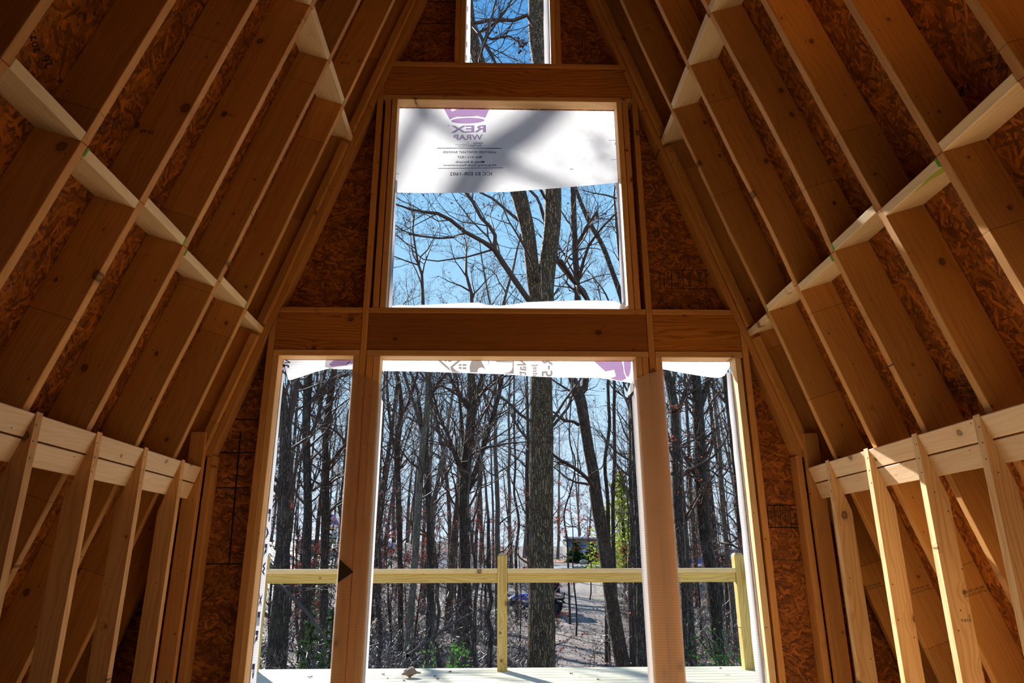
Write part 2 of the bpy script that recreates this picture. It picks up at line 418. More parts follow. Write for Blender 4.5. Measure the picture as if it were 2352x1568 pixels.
# sloped gable plates and the strips nailed on the rafters
for sg in (-1, 1):
    u, n = slope(sg); s_ = SIDE[sg]
    for z0, z1, w in ((0.595, 3.02, 'lower'), (3.025, 5.70, 'upper')):
        c = roofpt(sg, z0, 0.0, -0.0395)
        # upper ends cut square
        board('sloped_gable_plate', [(0, 0), ((z1-z0)*Q, 0), ((z1-z0)*Q, 0.0385), (0, 0.0385)], 0.089, G, frame(c+Vector((0, 0.0445, 0)), u, n),
              'sloping %s top plate of the gable wall framing on the %s side' % (w, s_), 'plate')
    for z0, z1, w in ((0.60, 1.325, 'lower'), (1.405, 2.70, 'middle'), (2.80, 4.60, 'upper')):
        c = roofpt(sg, z0, -0.019, 0.002)
        board('nailer_strip', [(0, 0), ((z1-z0)*Q, 0), ((z1-z0)*Q, 0.047), (0, 0.047)], 0.037, MAT['rafter'], frame(c, u, n),
              '%s nailing strip along the gable end rafter on the %s slope' % (w, s_), 'strip', wane=0.012)
    # low corner stud of the gable wall
    xs = (1.7155, 1.7535)
    lo, hi = (xs if sg > 0 else (-xs[1], -xs[0]))
    vert(lo, hi, ZF, 0.600, 'short corner stud of the gable wall under the %s sloping plate' % s_)
ZH0, ZH1 = 1.208, 1.247           # plate under the lower headers
vert(-1.478, -1.4405, ZF, 0, 'outer king stud left of the left door opening', slanted=True)
vert(-1.4395, -1.402, ZF, ZH0-0.001, 'trimmer stud on the left side of the left door opening', mat=MAT['plate'])
vert(-0.948, -0.911, ZF, ZH0-0.001, 'trimmer stud on the right side of the left door opening', mat=MAT['plate'])
vert(-0.910, -0.872, ZF, 0, 'tall king stud between the left door opening and the middle one', slanted=True)
vert(-0.868, -0.826, ZF, ZH0-0.001, 'stud between the left king stud and the middle trimmer stud')
vert(-0.824, -0.784, ZF, ZH0-0.001, 'trimmer stud on the left side of the middle opening', mat=MAT['plate'])
vert(0.793, 0.831, ZF, ZH0-0.001, 'trimmer stud on the right side of the middle opening', mat=MAT['plate'])
vert(0.833, 0.871, ZF, ZH0-0.001, 'stud between the middle trimmer stud and the right king stud')
vert(0.877, 0.915, ZF, 0, 'tall king stud between the middle opening and the right door opening', slanted=True)
vert(0.917, 0.956, ZF, ZH0-0.001, 'trimmer stud on the left side of the right door opening', mat=MAT['plate'])
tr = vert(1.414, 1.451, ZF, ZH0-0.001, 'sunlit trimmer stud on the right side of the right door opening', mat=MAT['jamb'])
vert(1.466, 1.504, ZF, 0, 'outer king stud right of the right door opening', slanted=True)
# headers
def hdr(x0, x1, z0, z1, lab, mat, y0=0.006, clipL=False, clipR=False):
    xa0 = -gx(z0) if clipL else x0; xa1 = -gx(z1) if clipL else x0
    xb0 = gx(z0) if clipR else x1; xb1 = gx(z1) if clipR else x1
    p = [(max(xa0, x0), z0), (min(xb0, x1), z0)]
    if clipR and xb0 > x1:
        zc = (A-0.041*Q-x1)/MS
        if z0 < zc < z1: p.append((x1, zc))
    p.append((min(xb1, x1), z1)); p.append((max(xa1, x0), z1))
    if clipL and xa0 < x0:
        zc = (A-0.041*Q+x0)/MS
        if z0 < zc < z1: p.append((x0, zc))
    return horiz(p, lab, 'header' if z1-z0 > 0.1 else 'plate', mat, 'header' if z1-z0 > 0.1 else 'plate', y0=y0)
for (x0, x1, w, cl, crr, mt) in ((-1.4385, -0.9115, 'left door opening', True, False, MAT['header']), (-0.870, 0.8755, 'wide middle opening', False, False, MAT['lvl']),
                             (0.9165, 1.4645, 'right door opening', False, True, MAT['header'])):
    hdr(x0, x1, ZH0, ZH1-0.001, 'flat bottom plate under the header of the %s' % w, MAT['plate'], 0.0, cl, crr)
    hdr(x0, x1, ZH1, 1.4915, '%s header board above the %s' % ('dark stained' if 'middle' in w else 'strongly grained', w), mt, 0.006, cl, crr)
    hdr(x0, x1, 1.4925, 1.526, 'flat top plate on the header above the %s' % w, G, 0.0, cl, crr)
# window in the middle storey
ZW0, ZW1 = 1.527, 3.080
vert(-0.806, -0.768, ZW0, ZW1, 'trimmer stud on the left side of the middle window opening', mat=MAT['plate'])
vert(-0.852, -0.813, ZW0, ZW1, 'second stud left of the middle window opening')
vert(0.766, 0.804, ZW0, ZW1, 'trimmer stud on the right side of the middle window opening', mat=MAT['plate'])
vert(0.808, 0.846, ZW0, ZW1, 'second stud right of the middle window opening')
hdr(-0.870, 0.8755, 3.081, 3.117, 'bottom plate under the header above the middle window', MAT['plate'], 0.0, True, True)
hdr(-0.870, 0.8755, 3.118, 3.366, 'solid header beam above the middle window', MAT['header'], 0.006, True, True)
hdr(-0.870, 0.8755, 3.367, 3.402, 'top plate on the upper header, under the top window', G, 0.0, True, True)
ZT0 = 3.403
vert(-0.343, -0.307, ZT0, 4.62, 'trimmer stud on the left side of the top window opening', mat=MAT['plate'])
vert(-0.383, -0.345, ZT0, 4.62, 'outer stud left of the top window opening')
vert(0.312, 0.348, ZT0, 4.62, 'trimmer stud on the right side of the top window opening', mat=MAT['plate'])
vert(0.350, 0.388, ZT0, 4.62, 'outer stud right of the top window opening')
hdr(-0.45, 0.45, 4.621, 4.66, 'plate over the top window opening', G, 0.0, True, True)

# ------------------------------------------------------------------ sheathing
def quadbox(xa0, xb0, z0, xa1, xb1, z1, y0, y1):
    V = [(xa0, y0, z0), (xb0, y0, z0), (xb1, y0, z1), (xa1, y0, z1), (xa0, y1, z0), (xb0, y1, z0), (xb1, y1, z1), (xa1, y1, z1)]
    Fc = [(0, 1, 2, 3), (7, 6, 5, 4), (0, 4, 5, 1), (1, 5, 6, 2), (2, 6, 7, 3), (3, 7, 4, 0)]
    return V, Fc
def ex(z): return A - MS*z + (RD-0.001)*Q
parts = []
def band(z0, z1, holes):
    xs = [None]+[h for hh in holes for h in hh]+[None]
    for i in range(0, len(xs), 2):
        l0 = -ex(z0) if xs[i] is None else xs[i]; l1 = -ex(z1) if xs[i] is None else xs[i]
        r0 = ex(z0) if xs[i+1] is None else xs[i+1]; r1 = ex(z1) if xs[i+1] is None else xs[i+1]
        parts.append(quadbox(l0, r0, z0, l1, r1, z1, 0.0895, 0.1005))
band(-1.2, 1.208, [(-1.402, -0.948), (-0.784, 0.793), (0.956, 1.414)])
band(1.208, 1.527, [])
band(1.527, 3.080, [(-0.768, 0.766)])
band(3.080, 3.403, [])
band(3.403, 4.62, [(-0.307, 0.312)])
band(4.62, 6.4, [])
V, Fc = join(parts)
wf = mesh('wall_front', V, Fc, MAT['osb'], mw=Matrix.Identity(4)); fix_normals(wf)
tag(wf, kind='structure')
# swap texture axes: wall_front lies in x-z, so give it a rotated frame
def reframe(o, mw):
    inv = mw.inverted(); o.data.transform(inv); o.matrix_world = mw
reframe(wf, frame((0, 0.1, 0), (1, 0, 0), (0, 0, 1)))
for sg in (-1, 1):
    u, n = slope(sg)
    L = (6.5-(-1.2))*Q
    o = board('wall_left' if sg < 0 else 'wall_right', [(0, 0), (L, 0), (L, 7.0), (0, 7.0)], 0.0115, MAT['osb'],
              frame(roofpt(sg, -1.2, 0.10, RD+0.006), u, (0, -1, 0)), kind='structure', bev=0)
fl = board('floor', [(0, 0), (6.9, 0), (6.9, 4.7), (0, 4.7)], 0.02, MAT['floorosb'], frame((2.35, 0.1, ZF-0.0505), (0, -1, 0), (-1, 0, 0)), kind='structure', bev=0)

# unseen rear wall, added to hold back light from behind; doorway left open
parts = [quadbox(-ex(ZF), -0.55, ZF, -ex(1.15), -0.55, 1.15, -6.86, -6.84), quadbox(0.55, ex(ZF), ZF, 0.55, ex(1.15), 1.15, -6.86, -6.84), quadbox(-ex(1.15), ex(1.15), 1.15, -ex(6.4), ex(6.4), 6.4, -6.86, -6.84)]
V, Fc = join(parts); wb = mesh('added_wall_back', V, Fc, MAT['osb'], mw=Matrix.Identity(4)); fix_normals(wb); tag(wb, kind='structure'); reframe(wb, frame((0, -6.85, 0), (1, 0, 0), (0, 0, 1)))

# ------------------------------------------------------------------ house wrap
def wrapmat(name, vertical=True, tr=0.0, base=(0.84, 0.84, 0.87), rib=260.0):
    b = NB(name); oc = b.n('TexCoord').outputs['Object']
    s3 = b.n('SeparateXYZ', i_0=oc)
    ax = s3.outputs[0] if vertical else s3.outputs[2]
    w = b.math('SINE', b.math('MULTIPLY', ax, rib*2*pi/1.0/1.0*0.5))
    k = b.math('ADD', 0.93, b.math('MULTIPLY', w, 0.07))
    n1 = b.noise(oc, 5.0, 3, 0.6)
    k = b.math('MULTIPLY', k, b.math('ADD', 0.95, b.math('MULTIPLY', n1, 0.08)))
    c = b.mix(1.0, base, b.n('CombineXYZ', i_0=k, i_1=k, i_2=k).outputs[0], 'MULTIPLY')
    d = b.n('BsdfDiffuse', i_Color=c); t = b.n('BsdfTranslucent', i_Color=c)
    m1 = b.n('MixShader', i_0=0.52, i_1=d.outputs[0], i_2=t.outputs[0])
    outp = m1.outputs[0]
    if tr:
        tp = b.n('BsdfTransparent', i_Color=(0.96, 0.93, 0.90, 1))
        outp = b.n('MixShader', i_0=tr, i_1=outp, i_2=tp.outputs[0]).outputs[0]
    b.t.links.new(outp, b.out.inputs[0]); return b.m
def inkfilm(name, col):
    b = NB(name); tp = b.n('BsdfTransparent', i_Color=(*col, 1)); b.t.links.new(tp.outputs[0], b.out.inputs[0]); return b.m
MAT['wrapv'] = wrapmat('house_wrap_vertical_weave', True)
MAT['wraph'] = wrapmat('house_wrap_horizontal_weave', False, rib=150.0)
MAT['wrapshade'] = wrapmat('shaded_house_wrap', False, rib=150.0, base=(0.50, 0.51, 0.56))  # shade on the left-hand strips painted into a darker wrap colour
MAT['wrappost2'] = wrapmat('paler_wrap_on_post', False, tr=0.26, rib=150.0, base=(0.97, 0.82, 0.70))  # paler and less see-through than the wrap on the left post
MAT['wrappost'] = wrapmat('clear_wrap_on_post', False, tr=0.62, rib=150.0, base=(0.78, 0.62, 0.52))
MAT['purple'] = inkfilm('purple_print', (0.48, 0.30, 0.52))
MAT['violet'] = inkfilm('violet_print', (0.40, 0.30, 0.48))
MAT['greyink'] = inkfilm('grey_print', (0.36, 0.31, 0.28))
MAT['darkink'] = inkfilm('dark_print', (0.06, 0.05, 0.08))

def wavefn(x, z, amp, sd):
    return amp*(0.5+0.5*noise.noise(Vector((x*2.3+sd, z*2.0, sd)))) + amp*0.5*max(0, noise.noise(Vector((x*7+sd+z*4, z*9-x*3, sd*2)))) + amp*0.35*abs(noise.noise(Vector((x*17-z*8, z*19+x*9, sd))))*max(0.15, min(1, x+0.5))
def sheet(name, bottom, ztop, Y, mat, label, cat='house wrap', amp=0.010, curl=0.0, sd=1.0, nx=48, nz=12, parent=None, xpad=0.0, side=None):
    """bottom: list of pixels along the cut lower edge, left to right"""
    P = [at(x, y, Y) for x, y in bottom]
    xs = [p.x for p in P]
    V = []; Fc = []
    x0, x1 = xs[0]-xpad, xs[-1]+xpad
    for i in range(nx+1):
        x = x0+(x1-x0)*i/nx
        for a, c in zip(P, P[1:]):
            if x <= c.x: break
        t = min(1, max(0, (x-a.x)/max(1e-6, c.x-a.x))); zb = a.z+(c.z-a.z)*t
        zb += 0.0015*noise.noise(Vector((x*60, 0, sd)))
        for j in range(nz+1):
            f = j/nz; z = ztop+(zb-ztop)*f
            y = Y+wavefn(x, z, amp, sd)+curl*f*f*(0.6+0.4*sin(x*7+sd))
            V.append((x, y, z))
    for i in range(nx):
        for j in range(nz):
            a = i*(nz+1)+j; Fc.append((a, a+1, a+nz+2, a+nz+1))
    o = mesh(name, V, Fc, mat, parent=parent, smooth=True)
    if label: tag(o, label, cat)
    return o
def ribbon(name, rows, mat, parent=None, label=None, cat='house wrap', jit=0.003, sd=0.0, sub=14):
    """rows: list of rows (each a list of points); a smooth strip is laid through them, subdivided lengthwise"""
    R = []
    for a, c in zip(rows, rows[1:]):
        for k in range(sub):
            t = k/sub; R.append([Vector(p)*(1-t)+Vector(q)*t for p, q in zip(a, c)])
    R.append([Vector(p) for p in rows[-1]])
    n = len(R[0]); V = []; Fc = []
    for i, r in enumerate(R):
        for j, p in enumerate(r):
            w = jit*(j/(n-1) if n > 1 else 0)
            V.append(tuple(p+Vector((w*noise.noise(Vector((p.z*5, j, sd))), w*noise.noise(Vector((p.z*4, j+9, sd))), 0))))
    for i in range(len(R)-1):
        for j in range(n-1):
            a = i*n+j; Fc.append((a, a+1, a+n+1, a+n))
    o = mesh(name, V, Fc, mat, parent=parent, smooth=True)
    if label: tag(o, label, cat)
    return o

YW = 0.1030
# upper sheet with the purple print
up = sheet('house_wrap_sheet', [(890, 441.5), (904.8, 441.5), (1000, 442), (1065, 442), (1174, 439), (1293, 430), (1360, 424), (1415.6, 418), (1432, 416)], 3.14, YW,
           MAT['wrapv'], 'white house wrap with mirrored purple lettering across the top of the middle window', amp=0.010, sd=3.0, nx=150, nz=70)
def onsheet(x, y, amp=0.010, sd=3.0, Y=YW, off=0.0015):
    p = at(x, y, Y); return Vector((p.x, Y+wavefn(p.x, p.z, amp, sd)-off, p.z))
def ink_poly(name, pts, fn, mat, parent):
    V = [tuple(fn(*p)) for p in pts]
    bm = bmesh.new(); vs = [bm.verts.new(v) for v in V]; f = bm.faces.new(vs); bmesh.ops.triangulate(bm, faces=[f])
    me = bpy.data.meshes.new(name); bm.to_mesh(me); bm.free(); me.materials.append(mat)
    o = bpy.data.objects.new(name, me); COL.objects.link(o); o.parent = parent
    return o
def ink_text(s, TL, TR, BL, BR, fn, mat, parent, name='printed_text', bold=0.0):
    cu = bpy.data.curves.new('t', 'FONT'); cu.body = s; cu.resolution_u = 3; cu.offset = bold
    to = bpy.data.objects.new('t', cu); me = bpy.data.meshes.new_from_object(to)
    bpy.data.objects.remove(to); bpy.data.curves.remove(cu)
    xs = [v.co.x for v in me.vertices]; ys = [v.co.y for v in me.vertices]
    x0, x1, y0, y1 = min(xs), max(xs), min(ys), max(ys)
    for v in me.vertices:
        uu = (v.co.x-x0)/(x1-x0); vv = (y1-v.co.y)/(y1-y0)
        px = (TL[0]*(1-uu)+TR[0]*uu)*(1-vv)+(BL[0]*(1-uu)+BR[0]*uu)*vv
        py = (TL[1]*(1-uu)+TR[1]*uu)*(1-vv)+(BL[1]*(1-uu)+BR[1]*uu)*vv
        v.co = fn(px, py)
    me.name = name; me.materials.clear(); me.materials.append(mat)
    o = bpy.data.objects.new(name, me); COL.objects.link(o); o.parent = parent
    return o
def zz(x, y, o=(900, 220), s=7.84): return (o[0]+x/s, o[1]+y/s)
def mtext(s, xr, xl, yt, yb, fn, mat, parent, o=(900, 220), sc=7.84, slope_=0.0, bold=0.014):
    """mirrored text: starts at xr, ends at xl"""
    d = (xr-xl)*slope_
    return ink_text(s, zz(xr, yt, o, sc), zz(xl, yt+d, o, sc), zz(xr, yb, o, sc), zz(xl, yb+d, o, sc), fn, mat, parent, bold=bold)
mtext('REX', 1695, 1060, 520, 652, onsheet, MAT['violet'], up, slope_=0.02, bold=0.03)
mtext('WRAP', 1638, 1110, 690, 790, onsheet, MAT['violet'], up, slope_=0.012, bold=0.02)
mtext('Alpha', 1638, 1468, 830, 872, onsheet, MAT['darkink'], up)
mtext('ProTech', 1610, 1395, 873, 908, onsheet, MAT['darkink'], up)
mtext('Engineered', 1350, 1150, 866, 888, onsheet, MAT['darkink'], up)
mtext('Products', 1350, 1195, 893, 914, onsheet, MAT['darkink'], up)
mtext('WEATHER RESISTANT BARRIER', 1885, 918, 990, 1030, onsheet, MAT['darkink'], up)
mtext('866-312-1837', 1625, 1180, 1078, 1120, onsheet, MAT['darkink'], up)
mtext('Meets & Exceeds', 1665, 1148, 1163, 1203, onsheet, MAT['darkink'], up)
mtext('All Building Code Requirements', 1888, 930, 1226, 1270, onsheet, MAT['darkink'], up)
mtext('ICC ES ESR-1602', 1803, 1045, 1368, 1428, onsheet, MAT['darkink'], up, bold=0.012)
mtext('TM', 1045, 1008, 522, 540, onsheet, MAT['darkink'], up)
mtext('R', 1810, 1798, 958, 975, onsheet, MAT['darkink'], up, o=(800, 0), sc=2.94)
mtext('FIRE', 1520, 1497, 1136, 1144, onsheet, MAT['darkink'], up, o=(800, 0), sc=2.94)
mtext('FIRE', 342, 316, 1168, 1175, onsheet, MAT['darkink'], up, o=(800, 0), sc=2.94)
def zpoly(name, pts, fn, mat, parent, o=(900, 220), s=7.84): return ink_poly(name, [zz(x, y, o, s) for x, y in pts], fn, mat, parent)
def strip_pts(x0, y0, x1, y1, t, n=12):
    a = [(x0+(x1-x0)*i/n, y0+(y1-y0)*i/n-t/2) for i in range(n+1)]
    return a+[(x, y+t) for x, y in a[::-1]]
zpoly('printed_line', strip_pts(808, 938, 1980, 940, 10), onsheet, MAT['darkink'], up)
zpoly('printed_line', strip_pts(828, 1304, 2005, 1290, 9), onsheet, MAT['darkink'], up)
zpoly('printed_line', [(1366, 825), (1371, 825), (1378, 918), (1372, 918)], onsheet, MAT['darkink'], up)
zpoly('printed_line', strip_pts(1398.6, 321.4, 1419, 319.7, 1.2, 4), onsheet, MAT['violet'], up, (0, 0), 1)
zpoly('printed_line', strip_pts(1403.7, 366, 1419, 364.6, 1.2, 4), onsheet, MAT['violet'], up, (0, 0), 1)
zpoly('printed_crown', [(925, 205), (1040, 205), (1085, 278), (1230, 205), (1765, 205), (1750, 245), (1687, 388), (1640, 372), (1540, 358), (1450, 353), (1300, 358), (1180, 372), (1100, 395), (1045, 422), (945, 240)], onsheet, MAT['purple'], up)
zpoly('printed_crown', [(1367+302*cos(t*pi/16), 440+52*sin(t*pi/16)-0.03*302*cos(t*pi/16)) for t in range(32)], onsheet, MAT['purple'], up)

# door flaps
lf = sheet('house_wrap_flap', [(640, 829), (650, 833), (659.9, 871.9), (690, 863), (726.4, 851), (762.6, 843), (811, 836.4), (822, 836)], 1.26, YW, MAT['wraph'],
           'pointed white house wrap flap hanging at the top of the left door opening', amp=0.006, curl=0.02, sd=5.0)
sheet('flap_under_layer', [(745, 840), (767, 847.3), (811, 848), (822, 848)], 1.26, YW+0.022, MAT['wraph'], None, amp=0.002, sd=8.0, parent=lf, nx=14, nz=6)
mf = sheet('house_wrap_flap', [(872, 851), (883.6, 851.5), (968, 853), (1038.6, 855), (1160, 859), (1218.5, 863.7), (1282, 866.5), (1377.7, 867.8), (1411.7, 873), (1456.6, 880.7), (1470, 882)], 1.26, YW,
           MAT['wraph'], 'long white house wrap flap with grey and purple print over the middle opening', amp=0.005, sd=11.0, nx=90)
rf = sheet('house_wrap_flap', [(1512, 845), (1522, 846), (1564.7, 855), (1622.6, 864.7), (1645, 867), (1654.4, 867), (1666, 861), (1674.7, 845), (1682, 829.5), (1688, 829)], 1.26, YW,
           MAT['wraph'], 'plain bright white house wrap flap hanging in the right door opening', amp=0.006, curl=0.012, sd=15.0)
def flapfn(amp, sd, curl=0.0):
    def f(x, y):
        p = at(x, y, YW); return Vector((p.x, YW+wavefn(p.x, p.z, amp, sd)+curl*0.2-0.0016, p.z))
    return f
fm = flapfn(0.005, 11.0)
o1, s1 = (860, 810), 7.84
for pts in ([(1095, 95), (1150, 95), (1345, 270), (1372, 330), (1320, 290)], [(1545, 100), (1600, 100), (1410, 260), (1470, 318), (1550, 350), (1480, 352), (1400, 345), (1375, 300), (1365, 250)],
            [(1260, 110), (1300, 110), (1300, 160), (1270, 150)], [(1325, 110), (1390, 110), (1390, 160), (1325, 160)],
            [(1567, 198), (1567, 232), (1508, 232), (1520, 210), (1540, 199)], [(1588, 200), (1655, 200), (1655, 232), (1588, 232)],
            [(1567, 290), (1567, 255), (1508, 255), (1520, 278), (1540, 288)], [(1588, 258), (1655, 258), (1655, 292), (1588, 292)],
            [(1780, 110), (1905, 110), (2002, 295), (1960, 268), (1920, 258), (1880, 275), (1860, 305), (1855, 350), (1722, 350), (1712, 260), (1725, 195), (1745, 150)],
            [(2050, 120), (2061, 120), (2061, 205), (2050, 205)]):
    zpoly('printed_emblem', pts, fm, MAT['greyink'], mf, o1, s1)
o2, s2 = (1160, 810), 7.35
for pts in ([(-150, 138), (128, 142), (128, 160), (-150, 156)], [(128, 130), (147, 130), (147, 350), (128, 350)], [(0, 350), (0, 338), (60, 330), (105, 300), (128, 250), (128, 350)]):
    zpoly('printed_emblem', pts, fm, MAT['greyink'], mf, o2, s2)
def vtext(s, xl, xr, ys, ye, mat=None):
    return ink_text(s, zz(xl, ys, o2, s2), zz(xl, ye, o2, s2), zz(xr, ys, o2, s2), zz(xr, ye, o2, s2), fm, mat or MAT['greyink'], mf, bold=0.012)
vtext('Nat', 205, 357, 78, 378); vtext('Jasp', 443, 555, 185, 398); vtext('R-5', 622, 802, 72, 402)
zpoly('printed_crown', [(1460, 100), (1970, 100), (1975, 150), (1985, 250), (2010, 340), (2050, 432), (1960, 474), (1900, 462), (1770, 436), (1875, 395), (1843, 283), (1695, 315)], fm, MAT['purple'], mf, o2, s2)
zpoly('printed_crown', [(2003, 100), (2122, 100), (2125, 250), (2108, 350), (2080, 413), (2040, 375), (2016, 280), (2006, 180)], fm, MAT['purple'], mf, o2, s2)
fl_ = flapfn(0.006, 5.0, 0.02)
o3, s3_ = (560, 780), 6.91
zpoly('printed_crown', [(1345, 390), (1450, 295), (1735, 295), (1735, 378), (1630, 374), (1628, 402), (1480, 410), (1395, 425)], fl_, MAT['purple'], lf, o3, s3_)
ink_text('N', zz(640, 300, o3, s3_), zz(640, 370, o3, s3_), zz(736, 300, o3, s3_), zz(736, 366, o3, s3_), fl_, MAT['darkink'], lf, bold=0.03)
ink_text('t', zz(600, 380, o3, s3_), zz(600, 440, o3, s3_), zz(718, 380, o3, s3_), zz(718, 440, o3, s3_), fl_, MAT['darkink'], lf, bold=0.03)

# folded strip along the sill of the middle window
ribs = []
for x, y in ((898, 703), (915, 700), (950, 701.5), (1052, 696), (1100, 695), (1116, 700), (1150, 702), (1177.5, 699), (1210, 694), (1252, 692.5), (1330, 690), (1412, 691), (1424, 697), (1428, 703)):
    p = at(x, y, 0.118); ribs.append([(p.x, 0.100, 1.5285), (p.x, 0.108, (1.5285+p.z)/2), (p.x, 0.118, p.z)])
ribbon('house_wrap_edge', ribs, MAT['wraph'], label='narrow crumpled white wrap edge lying along the middle window sill', jit=0.006, sub=6)
ribbon('house_wrap_corner', [[(0.764, 0.05, 1.530), (0.764, 0.10, 1.62)], [(0.735, 0.08, 1.529), (0.74, 0.11, 1.60)], [(0.700, 0.11, 1.529), (0.715, 0.13, 1.56)]], MAT['wrapv'],
       label='small white wrap corner folded at the lower right of the middle window', sub=4)
# strips on the reveals
def reveal(X, sgn, z0, z1, w0, w1, lab, ya=0.062, mat='wraph', name='house_wrap_strip', zs=None):
    rows = []
    N = 10
    for i in range(N+1):
        t = i/N; z = z0+(z1-z0)*t; w = w0+(w1-w0)*t
        rows.append([(X-sgn*0.001, ya, z), (X-sgn*0.0012, 0.099, z), (X-sgn*(w*0.55+0.001), 0.108, z), (X-sgn*w, 0.113, z)])
    return ribbon(name, rows, MAT[mat], label=lab, sub=5, jit=0.005, sd=X)
reveal(-0.768, -1, 1.53, 2.50, 0.020, 0.008, 'white wrap strip on the left side of the middle window', mat='wrapshade')
reveal(0.766, 1, 1.60, 2.50, 0.020, 0.010, 'white wrap strip on the right side of the middle window', mat='wrapv')
ts = reveal(-0.307, -1, 3.40, 4.62, 0.030, 0.030, 'white wrap strip with grey marks on the left side of the top window', mat='wrapv')
reveal(0.312, 1, 3.40, 4.62, 0.036, 0.036, 'white wrap strip on the right side of the top window', mat='wrapv')
ls = reveal(-1.402, -1, -0.91, 1.12, 0.034, 0.008, 'white wrap strip with black lettering on the left jamb of the left door opening', ya=0.088, mat='wrapshade')
reveal(1.414, 1, -0.91, 1.14, 0.036, 0.026, 'long white wrap strip on the right jamb of the right door opening', ya=0.092)
ribbon('house_wrap_tail', [[(1.4125, 0.030, -0.92), (1.4125, 0.0995, -0.92)], [(1.4125, 0.045, -0.55), (1.4125, 0.0995, -0.55)], [(1.4125, 0.090, -0.415), (1.4125, 0.0995, -0.405)]], MAT['wraph'],
       label='torn white wrap tail low on the right jamb of the right door opening', sub=6, jit=0.001)
# lettering on the left jamb strip, printed sideways
def lsfn(z, w):
    return Vector((-1.402+0.0022+w*0.55, 0.1005+w*0.17-0.0016, z))
cu_txt = 'REX WRAP REX WRAP'
zc = 0.30
for i, ch in enumerate('PARW XER PARW'):
    if ch == ' ': zc -= 0.07; continue
    cu = bpy.data.curves.new('t', 'FONT'); cu.body = ch; cu.offset = 0.05; to = bpy.data.objects.new('t', cu); me = bpy.data.meshes.new_from_object(to)
    bpy.data.objects.remove(to); bpy.data.curves.remove(cu)
    xs = [v.co.x for v in me.vertices]; ys = [v.co.y for v in me.vertices]
    for v in me.vertices:
        uu = (v.co.x-min(xs))/(max(xs)-min(xs)); vv = (v.co.y-min(ys))/(max(ys)-min(ys))
        z = zc-0.075*uu; w = 0.001+0.025*vv
        v.co = lsfn(z, w)
    me.name = 'printed_text'; me.materials.clear(); me.materials.append(MAT['darkink'])
    to = bpy.data.objects.new('printed_text', me); COL.objects.link(to); to.parent = ls
    zc -= 0.098
for z in (3.50, 3.62, 3.78, 3.95):
    ink_poly('printed_mark', [(-0.3045, 0.1, z), (-0.296, 0.104, z), (-0.296, 0.104, z+0.05), (-0.3045, 0.1, z+0.05)], lambda a, b_, c: Vector((a, b_-0.0016, c)), MAT['greyink'], ts)

# wraps around the two wide posts
def postwrap(x0, x1, side, tops, lab, wm='wrappost'):
    """tops: list of (x, z) for the cut top edge, left to right, front face; side = +1 when the right reveal is wrapped, -1 left"""
    N = 30; rowsV = []; 
    prof = []
    for i in range(13):
        x = x0+(x1-x0)*i/12; prof.append((x, -0.0045, 'f'))
    xe = x1 if side > 0 else x0
    rv = [(xe+side*0.0035, -0.002+0.104*i/6, 's') for i in range(7)]
    rv.append((xe+side*0.010, 0.118, 's')); 
    if side > 0: prof = prof+rv
    else: prof = rv[::-1]+prof
    def topz(x):
        for a, c in zip(tops, tops[1:]):
            if x <= c[0]: t = max(0, (x-a[0])/(c[0]-a[0])); return a[1]+(c[1]-a[1])*t
        return tops[-1][1]
    V = []; Fc = []; n = len(prof)
    for j in range(N+1):
        for i, (x, y, k) in enumerate(prof):
            zt_ = topz(x) - (0.75*max(0, y) if k == 's' else 0)
            z = zt_+(-0.93-zt_)*(j/N)
            b_ = 0.0022*noise.noise(Vector((x*11, z*1.4+x*6, side*3)))
            V.append((x+(side*abs(b_) if k == 's' else 0), y-(abs(b_)*1.0 if k == 'f' else 0), z))
    for j in range(N):
        for i in range(n-1):
            a = j*n+i; Fc.append((a, a+n, a+n+1, a+1))
    o = mesh('post_wrap', V, Fc, MAT[wm], smooth=True)
    o.data.materials.append(MAT['wraph'])
    for p in o.data.polygons:
        c = p.center
        if c.y > 0.004: p.material_index = 1
    return tag(o, lab, 'house wrap')
zt1 = at(812.5, 852, 0).z; zt2 = at(866.8, 880, 0).z
pl = postwrap(-0.9505, -0.781, 1, [(-0.951, zt1), (-0.87, (zt1+zt2)/2+0.004), (-0.78, zt2)], 'thin wrap folded around the left wide post, with a dark triangle mark')
tri = [at(780, 1284, -0.0085), at(812, 1313, -0.0085), at(776, 1338, -0.0085)]
MAT['triink'] = plain('dark_triangle_print', (0.035, 0.022, 0.015), 0.8)
mesh('printed_triangle', [(max(p.x, -0.949), p.y, p.z) for p in tri], [(0, 1, 2)], MAT['triink'], parent=pl)
postwrap(0.789, 0.9585, -1, [(0.789, at(1467.8, 869.7, 0).z), (0.86, at(1492, 859, 0).z), (0.96, at(1520.6, 848, 0).z)], 'thin wrap folded around the right wide post', 'wrappost2')
ribbon('house_wrap_scrap', [[(0.790, 0.10, 1.02), (0.789, 0.10, 1.09)], [(0.770, 0.12, 1.00), (0.775, 0.12, 1.07)], [(0.745, 0.13, 0.985), (0.752, 0.13, 1.01)]], MAT['wraph'],
       label='little white wrap scrap curling beside the top of the right wide post', sub=4)

# pink chalk line on the right jamb
tr_ = bpy.data.objects[tr.name]
pts = []
ch = [(0.064, 0.40), (0.058, 0.1), (0.054, -0.2), (0.048, -0.5), (0.044, -0.93)]
V = []; Fc = []
for i, (y, z) in enumerate(ch): V += [(1.4132, y-0.0018, z), (1.4132, y+0.0018, z)]
for i in range(len(ch)-1): Fc.append((2*i, 2*i+1, 2*i+3, 2*i+2))
child_mesh('chalk_line', V, Fc, MAT['pink'], tr_)

